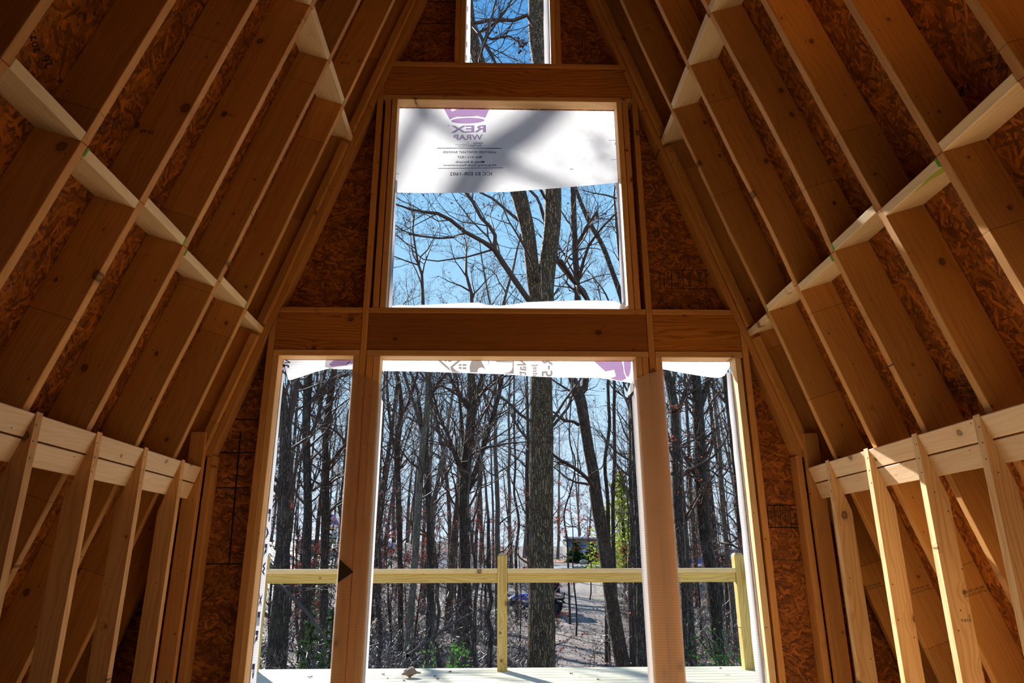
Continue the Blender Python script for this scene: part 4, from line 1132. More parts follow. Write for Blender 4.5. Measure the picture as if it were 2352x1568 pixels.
# ---- trees placed from the photo.  Each runs down to the ground; its own distance, its own girth
def pxr(w, P):       # pixel width -> radius at P
    return w/2*((P-CAM).dot(fwd))/F_PX
def keytree(name, Y, trunk, limbs, lab, bk='bark', topgrow=None, sprout=14, leafy=None, ln=0.12, seed=1, sides=12, spl=1.2, cat='tree', ext=True, spr_lv=2, ridged=0.08):
    rn = random.Random(seed); tr = TB(); br = TB(); lv = TB() if leafy else None
    def to3(pts, y0, y1=None):
        Q_ = []; R_ = []
        for i, (x, y, w) in enumerate(pts):
            yy = y0 if y1 is None else y0+(y1-y0)*i/(len(pts)-1)
            p = at(x, y, yy); Q_.append(p); R_.append(pxr(w, p))
        return Q_, R_
    P, R = to3(trunk, Y)
    if ext:
        g = ground(P[0].x, P[0].y)
        if P[0].z > g:
            d = (P[0]-P[1]); d = d/abs(d.z) if abs(d.z) > 0.01 else Vector((0, 0, -1))
            dz = P[0].z-g+0.25
            P.insert(0, P[0]+Vector((d.x*0.6, d.y*0.6, -1))*dz); R.insert(0, R[0]*1.25)
    root = empty(name, (P[0].x, P[0].y, ground(P[0].x, P[0].y)))
    O = Vector(root.location)
    Ps, Rs = spline([p-O for p in P], R, 0.35); tr.tube(Ps, Rs, sides, ridged)
    allP = [(Ps, Rs)]
    def cont(Pl, Rl, L=None):
        d = (Pl[-1]-Pl[-3]).normalized()
        grow(br, Pl[-1], d, L or 4.5, Rl[-1], 0, rn, lv, ln=ln, kids=(9, 7, 5, 4))
    if topgrow: cont(Ps, Rs, topgrow)
    for lm in limbs:
        Q_, R_ = to3(lm['p'], Y+lm.get('y0', 0), Y+lm.get('y1', lm.get('y0', 0)))
        Qs, Rl = spline([q-O for q in Q_], R_, 0.3)
        (tr if lm.get('big') else br).tube(Qs, Rl, 10 if lm.get('big') else 6, 0.06)
        allP.append((Qs, Rl))
        if lm.get('g', 1): cont(Qs, Rl, lm.get('L', 2.5))
    for Pl, Rl in allP:
        m = sprout if Pl is Ps else max(4, sprout//2)
        for k in range(m):
            i = rn.randrange(max(1, len(Pl)//4), len(Pl)-1)
            if Pl is Ps and Pl[i].z+O.z < 0.6: continue
            dd = (Pl[i+1]-Pl[i]).normalized(); pr = dd.orthogonal().normalized(); pr.rotate(Matrix.Rotation(rn.uniform(0, 2*pi), 3, dd))
            ang = rn.uniform(0.6, 1.1)
            grow(br, Pl[i], dd*cos(ang)+pr*sin(ang), spl*rn.uniform(0.7, 2.0), min(0.05, Rl[i]*0.35), 1, rn, lv, ln=ln, kids=(0, 6, 5, 4))
    tag(root, lab, cat)
    tr.build('trunk', MAT[bk], root); br.build('branches', MAT['twig'], root)
    if lv is not None: lv.build('leaves', MAT[leafy], root)
    return root

# the great forked oak
keytree('oak_tree', 13.0, [(1243, 1540, 66), (1244, 1440, 63), (1243, 1300, 57), (1243, 1150, 56), (1244, 1000, 55), (1243, 880, 50), (1244, 780, 52), (1245, 715, 56), (1247, 665, 50), (1258, 600, 40), (1268, 520, 38), (1270, 440, 39), (1264, 330, 39), (1248, 190, 39), (1235, 90, 40), (1232, 0, 38), (1228, -160, 34)],
        [dict(p=[(1240, 700, 44), (1228, 660, 32), (1222, 610, 31), (1214, 540, 32), (1203, 490, 34), (1190, 440, 36), (1165, 360, 36), (1130, 250, 34), (1098, 140, 30), (1082, 70, 26), (1074, 0, 24), (1064, -120, 20)], y0=0, y1=-0.8, big=1, L=4),
         dict(p=[(1228, 705, 16), (1210, 683, 14), (1180, 640, 14), (1150, 595, 13), (1135, 572, 14), (1110, 555, 10), (1069, 533, 9), (1035, 505, 9), (1005, 490, 8), (975, 487, 7), (946, 481, 5), (912, 470, 4)], y0=-0.2, y1=-2.4, L=2.0),
         dict(p=[(1136, 574, 12), (1137, 540, 10), (1125, 520, 9), (1105, 500, 9), (1085, 462, 8), (1068, 440, 7), (1040, 400, 6), (1010, 340, 5)], y0=-1.0, y1=-2.0, L=2.5),
         dict(p=[(1070, 534, 6), (1040, 545, 5), (1010, 547, 5), (975, 543, 5), (950, 540, 4)], y0=-1.4, y1=-2.2, L=1.2),
         dict(p=[(1190, 505, 8), (1160, 480, 7), (1130, 455, 6), (1100, 440, 5), (1070, 410, 4)], y0=0.4, y1=2.0, L=2.5),
         dict(p=[(1288, 600, 12), (1315, 640, 10), (1350, 690, 9)][::-1], y0=2.5, y1=0.3, L=0.5, g=0),
         dict(p=[(1225, 60, 6), (1210, 35, 10), (1180, 47, 9), (1130, 45, 9), (1096, 52, 8), (1083, 52, 7)], y0=-0.3, y1=-1.2, L=1.5),
         dict(p=[(1098, 140, 8), (1110, 100, 7), (1118, 80, 7), (1130, 40, 6), (1140, 0, 5), (1146, -50, 4)], y0=-0.8, y1=-1.4, L=2),
         dict(p=[(1083, 55, 7), (1100, 75, 8), (1115, 105, 7), (1130, 130, 6), (1142, 152, 5)], y0=-1.2, y1=-1.6, L=1.2),
         dict(p=[(1115, 84, 6), (1130, 90, 6), (1150, 86, 5), (1168, 83, 5)], y0=-1.4, y1=-2.0, L=0.6)],
        'massive rough-barked oak rising right of the middle railing post and forking high up', bk='oakbark', topgrow=2.5, sprout=15, seed=3, sides=22, leafy='duskleaf', ln=0.10, spl=2.0, ridged=0.05)
keytree('leaning_tree', 17.0, [(1432, 1535, 36), (1425, 1500, 34), (1408, 1400, 32), (1398, 1330, 30), (1388, 1250, 31), (1372, 1160, 29), (1362, 1080, 27), (1352, 1030, 25), (1344, 980, 24), (1336, 930, 26), (1329, 905, 28), (1321, 885, 22), (1312, 862, 18), (1316, 800, 16), (1326, 700, 15), (1322, 600, 14), (1318, 500, 13), (1316, 430, 13), (1314, 330, 11)],
        [dict(p=[(1330, 905, 20), (1342, 890, 18), (1345, 868, 16), (1352, 800, 14), (1350, 690, 12), (1326, 655, 11), (1300, 625, 11), (1283, 604, 10), (1262, 540, 9), (1240, 470, 8)], y0=0, y1=1.2, big=1),
         dict(p=[(1323, 565, 9), (1335, 545, 8), (1350, 520, 8), (1362, 500, 8), (1372, 488, 9)], y0=0, y1=-0.6, g=0),
         dict(p=[(1330, 640, 9), (1340, 600, 7), (1352, 565, 6), (1385, 520, 5), (1410, 495, 4)], y0=0, y1=-1.5),
         dict(p=[(1372, 1135, 10), (1350, 1100, 9), (1320, 1075, 8), (1290, 1058, 7), (1275, 1048, 6)][::1], y0=0, y1=-1.6, L=1.2),
         dict(p=[(1328, 975, 8), (1318, 968, 7), (1300, 966, 7), (1290, 962, 6), (1275, 948, 5)], y0=0, y1=-1, L=1.5)],
        'brown shaggy-barked tree leaning left beside the gravel track, forked below the flap', bk='redbark', topgrow=4, sprout=16, seed=5, sides=16)
keytree('dark_tree', 14.0, [(1476, 1530, 26), (1474, 1400, 25), (1470, 1240, 22), (1462, 1100, 20), (1458, 960, 20), (1452, 881, 19), (1448, 760, 17), (1440, 620, 13), (1430, 540, 10)], [], 'dark tree trunk half hidden behind the right wide post', bk='bark', topgrow=4, sprout=14, seed=6)
keytree('slanting_tree', 20.0, [(1470, 1500, 20), (1462, 1250, 18), (1452, 1000, 16), (1445, 780, 14), (1432, 700, 13), (1405, 620, 12), (1382, 560, 11), (1358, 519, 11), (1340, 480, 10), (1326, 444, 9), (1310, 400, 8)],
        [dict(p=[(1445, 780, 10), (1428, 640, 8), (1418, 540, 7), (1412, 470, 6)], y0=0, y1=1)], 'tall slender tree slanting leftwards across the right of the middle window', topgrow=4, sprout=16, seed=7)
keytree('vine_tree', 15.5, [(1585, 1530, 34), (1578, 1400, 30), (1570, 1290, 28), (1560, 1180, 27), (1556, 1100, 27), (1552, 1000, 24), (1548, 930, 22), (1538, 880, 20), (1529, 848, 19), (1522, 760, 16)],
        [dict(p=[(1556, 950, 12), (1568, 915, 12), (1582, 880, 11), (1594, 850, 10), (1606, 800, 9)], y0=0, y1=0.8),
         dict(p=[(1556, 1020, 8), (1570, 1045, 8), (1585, 1070, 8), (1600, 1095, 7)], y0=0.3, y1=0.2, g=0),
         dict(p=[(1560, 870, 3), (1562, 960, 3), (1568, 1080, 3), (1572, 1200, 3), (1580, 1350, 4)], y0=-0.5, g=0)],
        'dark trunk just right of the right wide post with a few orange leaves high up', topgrow=4, sprout=24, seed=8, leafy='orangeleaf', ln=0.05)
keytree('forked_tree', 16.0, [(1655, 1530, 22), (1648, 1450, 26), (1643, 1400, 31), (1634, 1330, 30), (1624, 1270, 29), (1612, 1180, 28), (1608, 1100, 27), (1606, 1020, 26), (1604, 960, 26), (1602, 920, 25), (1599, 870, 22), (1594, 800, 18), (1590, 700, 14)],
        [dict(p=[(1604, 940, 20), (1616, 905, 17), (1628, 868, 15), (1640, 810, 12), (1650, 740, 10)], y0=0, y1=0.4, big=1),
         dict(p=[(1655, 1245, 6), (1680, 1250, 6), (1700, 1262, 6), (1712, 1285, 5)][::-1], y0=-1, y1=-0.2, g=0)],
        'forked dark tree in the middle of the right door opening with moss on its trunk', bk='bark', topgrow=4, sprout=24, seed=9)
keytree('slim_tree', 21.0, [(1712, 1500, 12), (1708, 1380, 12), (1700, 1240, 12), (1692, 1120, 11), (1684, 1040, 11), (1675, 960, 11), (1668, 910, 11), (1664, 868, 10), (1662, 780, 8)],
        [dict(p=[(1668, 925, 7), (1650, 905, 7), (1636, 890, 6), (1622, 870, 5)], y0=0, y1=0.5)], 'slim tree at the right edge of the right door opening', topgrow=3.5, sprout=18, seed=10)
keytree('slim_tree', 24.0, [(1672, 1500, 10), (1668, 1300, 10), (1660, 1150, 9), (1648, 1050, 9), (1636, 970, 8), (1628, 905, 8), (1622, 860, 7)], [], 'thin curved tree between the forked tree and the slim right edge tree', topgrow=3, sprout=16, seed=12)
keytree('broad_tree', 12.5, [(634, 1530, 46), (640, 1440, 42), (648, 1340, 36), (650, 1240, 30), (653, 1120, 28), (655, 1040, 27), (657, 980, 26), (650, 930, 22), (642, 880, 19), (636, 820, 17)],
        [dict(p=[(657, 990, 18), (668, 950, 15), (678, 900, 13), (684, 850, 12)], y0=0, y1=0.7),
         dict(p=[(620, 1330, 9), (650, 1348, 8), (680, 1380, 8), (710, 1412, 8), (740, 1455, 8), (764, 1496, 9)], y0=-1.5, y1=-3.0, g=0)],
        'thick grey trunk at the left edge of the left door opening', bk='bark', topgrow=2, sprout=16, seed=13, sides=16)
keytree('grey_tree', 17.5, [(700, 1500, 20), (703, 1350, 20), (707, 1200, 19), (706, 1100, 18), (703, 1000, 18), (705, 930, 19), (707, 880, 20), (708, 840, 18), (700, 760, 14)],
        [dict(p=[(707, 930, 10), (728, 905, 9), (750, 880, 8), (775, 865, 7), (811, 858, 6)], y0=0, y1=0.4), dict(p=[(706, 1010, 9), (722, 980, 8), (735, 940, 8), (742, 880, 8)], y0=0, y1=0.6)],
        'straight grey tree in the middle of the left door opening', topgrow=4, sprout=26, seed=14)
keytree('grey_tree', 19.0, [(742, 1500, 20), (744, 1380, 19), (746, 1250, 19), (748, 1120, 17), (748, 1000, 14), (754, 930, 12), (762, 870, 10)],
        [dict(p=[(748, 1010, 8), (736, 960, 7), (730, 900, 6), (728, 850, 6)], y0=0, y1=1), dict(p=[(748, 1080, 7), (775, 1040, 6), (800, 1015, 6)], y0=0, y1=-1)],
        'grey tree leaning right just left of the left wide post', topgrow=4, sprout=24, seed=15)
keytree('lichen_tree', 14.5, [(930, 1530, 17), (938, 1480, 17), (944, 1400, 17), (950, 1330, 16), (956, 1240, 17), (962, 1150, 16), (966, 1078, 15), (972, 1010, 14), (980, 950, 14), (984, 900, 13), (982, 857, 13), (978, 760, 11)],
        [dict(p=[(970, 1000, 8), (955, 940, 8), (938, 890, 7), (925, 850, 6)], y0=0, y1=0.8), dict(p=[(984, 925, 7), (1005, 880, 7), (1025, 858, 6)], y0=0, y1=-0.5)],
        'pale lichen-spotted tree in the left part of the middle opening', bk='palebark', topgrow=4, sprout=20, seed=16)
keytree('dark_tree', 18.0, [(985, 1400, 12), (986, 1300, 12), (985, 1200, 11), (980, 1110, 11), (974, 1040, 9), (968, 980, 8), (960, 900, 7)], [], 'thin dark tree just right of the pale lichen-spotted tree', topgrow=3, sprout=16, seed=17)
keytree('twin_tree', 19.0, [(1076, 1500, 24), (1072, 1380, 24), (1068, 1280, 24), (1066, 1180, 24), (1068, 1090, 24), (1076, 1020, 23), (1082, 960, 22), (1084, 900, 20), (1082, 858, 18), (1078, 780, 14)],
        [dict(p=[(1076, 1120, 14), (1096, 1070, 13), (1112, 1020, 12), (1126, 975, 11), (1142, 920, 11), (1152, 870, 10), (1156, 820, 9)], y0=0, y1=0.5, big=1),
         dict(p=[(1066, 1100, 10), (1046, 1050, 9), (1030, 1000, 8), (1010, 960, 7), (998, 915, 6)], y0=0, y1=-0.8),
         dict(p=[(1082, 950, 9), (1060, 915, 8), (1040, 880, 7), (1030, 850, 6)], y0=0, y1=0.8)],
        'large dark tree with many rising limbs in the centre of the middle opening', topgrow=4, sprout=34, seed=18, leafy='duskleaf', ln=0.10, spl=1.8)
keytree('grey_tree', 21.0, [(920, 1400, 12), (918, 1250, 12), (915, 1130, 13), (912, 1040, 13), (918, 980, 12), (922, 930, 10), (915, 870, 9)],
        [dict(p=[(915, 1080, 8), (900, 1000, 7), (892, 930, 7), (888, 870, 6)], y0=0, y1=1), dict(p=[(920, 960, 7), (940, 920, 6), (955, 870, 6)], y0=0, y1=-0.6)],
        'forked grey tree near the left jamb of the middle opening', topgrow=3.5, sprout=22, seed=19)
for i, (x, y0_, w, yb, Y) in enumerate(((1124, 1340, 12, 1533, 9.0), (1093, 1342, 9, 1530, 10.5), (1005, 1340, 9, 1500, 12), (1305, 1000, 4, 1300, 34), (1395, 900, 9, 1300, 22), (1412, 860, 9, 1340, 24),
                                       (1447, 1100, 10, 1340, 19), (1455, 1340, 9, 1530, 12), (1497, 1000, 6, 1300, 24), (870, 1250, 9, 1530, 13), (1186, 1000, 6, 1330, 34), (790, 1120, 7, 1320, 26))):
    lbl = ['thin dark sapling just left of the middle railing post', 'thin sapling second left of the middle railing post', 'thin sapling below the rail right of the pale lichen tree',
           'thin distant tree just right of the great oak', 'slender tree behind the brown leaning tree', 'tall slender tree right of the brown leaning tree', 'short thin tree left of the right wide post',
           'sapling below the rail between the leaning tree and the right wide post', 'thin tree hidden behind the right wide post', 'thin sapling beside the left wide post, right side', 'faint thin tree left of the great oak', 'thin tree just left of the left wide post'][i]
    rw_ = random.Random(i*7+3); keytree('sapling', Y, [(x, yb, w*1.15)]+[(x+rw_.gauss(0, 5), yb+(y0_-yb)*t_, w*(1.1-0.3*t_)) for t_ in (0.2, 0.4, 0.6, 0.8, 1.0)]+[(x+rw_.gauss(0, 9), y0_-150, w*0.6)], [], lbl, topgrow=2.5, sprout=14, seed=30+i, sides=7, spl=0.9)

# ---- a tree standing left of the house front; its crooked limbs throw the shadows on the wrap
def sunpt(px, py, Yd):
    p = at(px, py, 0.103); return p+SUN_DIR*((Yd-0.103)/SUN_DIR.y)
tr = TB(); br = TB(); rn = random.Random(41)
base = Vector((-11.2, 13.2, ground(-11.2, 13.2))); root = empty('overhanging_tree', tuple(base)); tag(root, 'crooked tree outside to the left whose limbs reach across in front of the gable', 'tree')
LA = [sunpt(x, y, 13) for x, y in ((1300, 205), (1262, 250), (1205, 300), (1128, 348), (1085, 410), (1058, 455), (1035, 520))]
trunk = [base+Vector((0, 0, -0.3)), base+Vector((0.2, 0, 4)), base+Vector((0.5, -0.1, 8)), Vector((-9.4, 13.1, 9.3)), Vector((-8.2, 13, 9.9)), LA[-1], ]
P, R = spline([q_-base for q_ in trunk], [0.26, 0.24, 0.20, 0.15, 0.11, 0.085], 0.4); tr.tube(P, R, 12, 0.08)
for pts, R0 in ((LA[::-1], [0.12, 0.12, 0.12, 0.115, 0.11, 0.10, 0.09]), ([sunpt(x, y, 13) for x, y in ((1128, 348), (1065, 318), (1005, 282), (960, 250), (930, 205))], [0.05, 0.045, 0.045, 0.04, 0.035]),
                ([sunpt(x, y, 13) for x, y in ((1090, 395), (1180, 385), (1290, 430), (1400, 490))], [0.055, 0.05, 0.045, 0.04]), ([sunpt(x, y, 13) for x, y in ((880, 430), (912, 360), (945, 300), (990, 230))], [0.06, 0.06, 0.055, 0.05])):
    P, R = spline([q_-base for q_ in pts], R0, 0.25); br.tube(P, R, 7)
P, R = spline([q_-base for q_ in (Vector((-8.2, 13, 9.9)), sunpt(880, 430, 13))], [0.07, 0.06], 0.4); br.tube(P, R, 7)
P, R = spline([base*0+Vector((0.5, -0.1, 8)), Vector((0.6, 0.2, 11)), Vector((0.4, 0.5, 14))], [0.18, 0.14, 0.08], 0.4); tr.tube(P, R, 10, 0.08)
for k in range(10): grow(br, Vector((0.5, 0.1, 8.5+k*0.55)), Vector((-abs(rn.gauss(0, 1)), rn.gauss(0, 1), 0.5)), 2.4, 0.05, 1, rn)
tr.build('trunk', MAT['bark'], root); br.build('branches', MAT['bark'], root)

# ---- the deeper wood: eight kinds, copied out
kinds = []
for i in range(8):
    rn = random.Random(100+i)
    H = rn.uniform(15, 22); r0 = rn.uniform(0.10, 0.22)
    kinds.append(make_tree(H, r0, rn, crown=rn.uniform(0.22, 0.42), prim=rn.randint(11, 15), spread=rn.uniform(0.20, 0.30), low=4, leafy='duskleaf' if i % 2 else None, ln=0.05))
protos = {}
AVOID = [(1290, 1400, 20, 96)]
def pxof(x, y):
    d = Vector((x, y, 0))-CAM; return 1176+F_PX*d.dot(RIGHT)/d.dot(fwd)
placed = []
def far_ok(x, y, near):
    px = pxof(x, y)
    if 1283 < px < 1392 and y < 92: return False
    if 1170 < px < 1300 and 28 < y < 40: return False
    for t in track:
        if abs(x-t[0]) < 2.6 and abs(y-t[1]) < 7: return False
    if 68 < y < 80: return False
    if y < 32 and -2.6 < x+0.52*y-0.4 < 2.6: return False
    if 852 < px < 935 and y < 60 and rnd.random() < 0.6: return False
    return all((x-a)**2+(y-b_)**2 > near*near for a, b_ in placed)
def zone(px):
    for a, n_ in ((596, 'beyond the gable wall on the left'), (815, 'in the left door opening'), (880, 'behind the left wide post'), (1030, 'in the left third of the middle opening'), (1215, 'left of the great oak'), (1330, 'just right of the great oak'), (1475, 'right third of the middle opening'), (1550, 'behind the right wide post'), (1755, 'in the right door opening')):
        if px < a: return n_
    return 'beyond the gable wall on the right'
cnt = 0; tries = 0
ZN = [('left', -99, 840), ('middle', 840, 1240), ('right', 1240, 9999)]
while cnt < 175 and tries < 6000:
    tries += 1
    y = 20+110*rnd.random()**1.25; a = rnd.uniform(-0.62, 0.62); x = CAM.x+(y-CAM.y)*math.tan(a*(1.0 if y < 60 else 0.85))
    if not far_ok(x, y, 1.8): continue
    placed.append((x, y)); px = pxof(x, y)
    ki = rnd.randrange(8); zn = zone(px); bd = 'nearer' if y < 48 else 'distant'; bk_ = ('dark-barked', 'brown-barked', 'pale-barked')[ki % 3]; lf = 'with a few withered leaves' if ki % 2 else 'quite bare'
    lab = '%s %s tree, %s, %s' % (bd, bk_, lf, zn)
    gp = '%s %s trees %s, %s' % (bd, bk_, lf, zn)
    loc = (x, y, ground(x, y)); rot = rnd.uniform(0, 2*pi); s = min(rnd.uniform(0.8, 1.2), (0.46*(y+4)+3)/19)
    if ki not in protos:
        protos[ki] = build_tree('hardwood_tree', loc, kinds[ki], (('bark', 'redbark', 'palebark')[ki % 3], 'twig', 'duskleaf'), lab, 'tree', gp, rot, s)
    else: copy_tree(protos[ki], loc, rot, s, lab, gp)
    cnt += 1

# ---- small trees that kept their leaves
def leafy_tree(px, py_top, py_bot, Y, lm, lab, seed, H=None, ln=0.6, sp=0.34, lr=0.05, bend=0):
    rn = random.Random(seed); p = at(px, py_top, Y); g = ground(p.x, Y); H = p.z-g
    tr = TB(); br = TB(); lv = TB(); P = [Vector((0, 0, -0.2))]; R = [0.05]
    for i in range(10): P.append(P[-1]+Vector((rn.gauss(0, 0.06), rn.gauss(0, 0.06), (H+0.2)/10))); R.append(0.05*(1-0.08*(i+1)))
    tr.tube(P, R, 7)
    zb = at(px, py_bot, Y).z-g
    for k in range(20):
        z = rn.uniform(max(0.6, zb), H); i = min(9, int(z/(H+0.2)*10)); a = rn.uniform(0, 2*pi)
        grow(br, P[i], Vector((cos(a), sin(a), 0.35)), (H-zb)*sp*rn.uniform(0.6, 1.2), 0.018, 2, rn, lv, lr, up=0.03, ln=ln, kids=(0, 7, 7, 0))
    return build_tree('beech_sapling', (p.x, Y, g), (tr, br, lv), ('bark', 'twig', lm), lab, 'tree')
leafy_tree(1312, 1105, 1270, 30, 'rustleaf', 'small tree with rust-red leaves just right of the great oak trunk', 1, lr=0.06)
leafy_tree(1345, 1150, 1270, 44, 'rustleaf', 'rust-leaved sapling in front of the far house', 2, lr=0.07)
leafy_tree(1165, 1120, 1290, 38, 'rustleaf', 'small tree holding rusty leaves left of the great oak', 3, lr=0.06)
leafy_tree(1108, 1140, 1300, 33, 'rustleaf', 'rust-leaved sapling behind the many-limbed centre tree', 4, lr=0.05)
leafy_tree(1010, 1130, 1290, 36, 'rustleaf', 'rust-leaved sapling between the lichen tree and the centre tree', 5, lr=0.05, ln=0.45)
leafy_tree(910, 1150, 1280, 34, 'rustleaf', 'thin red-leaved sapling near the left jamb of the middle opening', 6, lr=0.05, ln=0.35)
leafy_tree(690, 1150, 1290, 22, 'orangeleaf', 'orange-leaved sapling between the thick left trunk and the grey tree', 7, lr=0.035, ln=0.22)
leafy_tree(735, 1170, 1290, 27, 'rustleaf', 'red-leaved sapling just left of the left wide post', 8, lr=0.05, ln=0.35)
leafy_tree(1430, 1000, 1150, 30, 'rustleaf', 'sparse red-leaved sapling beside the yellow-green pine', 9, lr=0.05, ln=0.15)
leafy_tree(1545, 880, 960, 12, 'orangeleaf', 'sapling with vivid orange leaves at the left of the right door opening', 10, lr=0.035, ln=0.14, sp=0.5)

def evergreen(px, py_top, Y, r, lm, lab, seed, n=26, lr=0.09, name='pine_tree', zb=0.12, dens=10, asp=0.22):
    rn = random.Random(seed); p = at(px, py_top, Y); g = ground(p.x, Y); H = p.z-g
    tr = TB(); br = TB(); lv = TB(); tr.tube([Vector((0, 0, -0.2)), Vector((0.03, 0, H*0.5)), Vector((0, 0, H))], [0.022*H+0.02, 0.014*H+0.01, 0.012], 8)
    for k in range(n*3):
        t = zb+(1-zb)*k/(n*3); a = k*2.4+rn.uniform(-.4, .4); L = r*(1.05-t)*rn.uniform(0.7, 1.2); b0 = Vector((0, 0, H*t)); d = Vector((cos(a), sin(a), rn.uniform(-0.05, 0.35)))
        P = [b0+d*L*i/5+Vector((0, 0, -0.06*L*(i/5)**2*3)) for i in range(6)]; br.tube(P, [0.012*(1-i*0.15) for i in range(6)], 3)
        for i in range(1, 6):
            for j in range(dens):
                lv.quad(P[i]+Vector((rn.gauss(0, L*0.10), rn.gauss(0, L*0.10), rn.gauss(0, L*0.07))), lr*rn.uniform(0.6, 1.3), rn, asp)
    return build_tree(name, (p.x, Y, g), (tr, br, lv), ('bark', 'twig', lm), lab, 'tree')
evergreen(1424, 1080, 46, 3.6, 'yellowleaf', 'yellow-green pine behind the brown leaning tree', 1, n=30, lr=0.16, asp=0.3)
evergreen(1456, 1110, 50, 3.2, 'yellowleaf', 'second yellow-green pine left of the right wide post', 2, n=24, lr=0.15, asp=0.3)
evergreen(758, 1180, 23, 1.05, 'pineleaf', 'green hemlock just left of the left wide post', 3, n=24, lr=0.06, name='hemlock_tree', dens=8)
evergreen(715, 1425, 6.4, 0.75, 'pineleaf', 'soft green pine sapling low in the left door opening', 4, n=13, lr=0.075, name='pine_sapling', asp=0.07, dens=9)
evergreen(765, 1395, 7.0, 0.6, 'pineleaf', 'green pine sapling against the foot of the left wide post', 5, n=12, lr=0.07, name='pine_sapling', asp=0.07, dens=9)
evergreen(1320, 1240, 82, 1.3, 'pineleaf', 'dark conical evergreen left of the far house door', 6, n=20, lr=0.16, name='cedar_bush', zb=0.02, dens=12, asp=0.5)
evergreen(1358, 1246, 82, 1.25, 'pineleaf', 'dark conical evergreen right of the far house windows', 7, n=20, lr=0.16, name='cedar_bush', zb=0.02, dens=12, asp=0.5)
# broadleaf shrubs with green leaves
def green_shrub(px, py, Y, r, lab, seed, n=60):
    rn = random.Random(seed); p = at(px, py, Y); g = ground(p.x, Y); br = TB(); lv = TB(); H = p.z-g
    for k in range(9):
        a = rn.uniform(0, 2*pi); P = [Vector((0, 0, -0.1))]
        for i in range(8): P.append(P[-1]+Vector((cos(a)*r*0.16*(i/4), sin(a)*r*0.12*(i/4), (H+0.1)/8)))
        br.tube(P, [0.012*(1-i*0.08) for i in range(9)], 4)
        for i in range(4, 9):
            for j in range(n//9): lv.quad(P[i]+Vector((rn.gauss(0, r*0.25), rn.gauss(0, r*0.25), rn.gauss(0, r*0.18))), 0.035*rn.uniform(0.6, 1.2), rn, 0.5)
    root = empty('holly_shrub', (p.x, Y, g)); tag(root, lab, 'shrub'); br.build('stems', MAT['twig'], root); lv.build('leaves', MAT['greenleaf'], root)
green_shrub(1020, 1496, 6.0, 0.25, 'glossy green holly shrub just beyond the deck below the left rail', 1, 90)
green_shrub(1672, 1450, 11.0, 0.7, 'green leafy shrub behind the right corner railing post', 2, 110)
green_shrub(1660, 1515, 9.0, 0.5, 'low green shrub between the forked tree and the right corner post', 3, 80)

# ---- bare brush
def bush(seed, H, n, kind):
    rn = random.Random(seed); tb = TB()
    for k in range(n):
        a = rn.uniform(0, 2*pi); el = rn.uniform(0.55, 1.45); b0 = Vector((rn.gauss(0, 0.3), rn.gauss(0, 0.3), -0.05))
        grow(tb, b0, Vector((cos(a)*cos(el), sin(a)*cos(el), sin(el))), H*rn.uniform(0.6, 1.2), 0.015, 1, rn, None, up=0.02, kids=(0, 6, 4, 0), maxlev=3)
    return tb
bks = [bush(200+i, (1.2, 1.8, 2.4, 1.0, 2.0, 1.5)[i], (12, 11, 10, 14, 10, 13)[i], i) for i in range(6)]
bp = {}; bc = 0; tries = 0; bpl = []
while bc < 290 and tries < 9000:
    tries += 1
    y = 4.2+50*rnd.random()**1.6; a = rnd.uniform(-0.60, 0.60); x = CAM.x+(y-CAM.y)*math.tan(a)
    if any(abs(x-t[0]) < 2.2 and abs(y-t[1]) < 5 for t in track) or (abs(x-2.0) < 1.9 and y < 14): continue
    px = pxof(x, y)
    if 1255 < px < 1400 and y < 40 and y > 10: continue
    if any((x-q[0])**2+(y-q[1])**2 < 0.45 for q in bpl): continue
    if y < 9 and rnd.random() < 0.35: continue
    bpl.append((x, y)); zn = zone(px); i = rnd.randrange(6); ht = ('knee-high', 'waist-high', 'tall', 'knee-high', 'tall', 'waist-high')[i]
    bd = 'close below the deck' if y < 12 else ('mid-wood' if y < 26 else 'deep in the wood')
    lab = '%s bare bush %s, %s' % (ht, bd, zn.replace('in the ', '')); gp = '%s bare bushes %s, %s' % (ht, bd, zn)
    loc = (x, y, ground(x, y)); s = rnd.uniform(0.7, 1.25)*(0.8 if y < 8 else 1)
    if i not in bp:
        o = bks[i].build('bare_bush', MAT['brush']); o.location = loc; o.scale = (s, s, s); bp[i] = tag(o, lab, 'bush', gp)
    else:
        o = bp[i].copy(); COL.objects.link(o); o.location = loc; o.scale = (s, s, s); o['label'] = lab; o['group'] = gp
    o.rotation_euler = (0, 0, rnd.uniform(0, 2*pi)); bc += 1

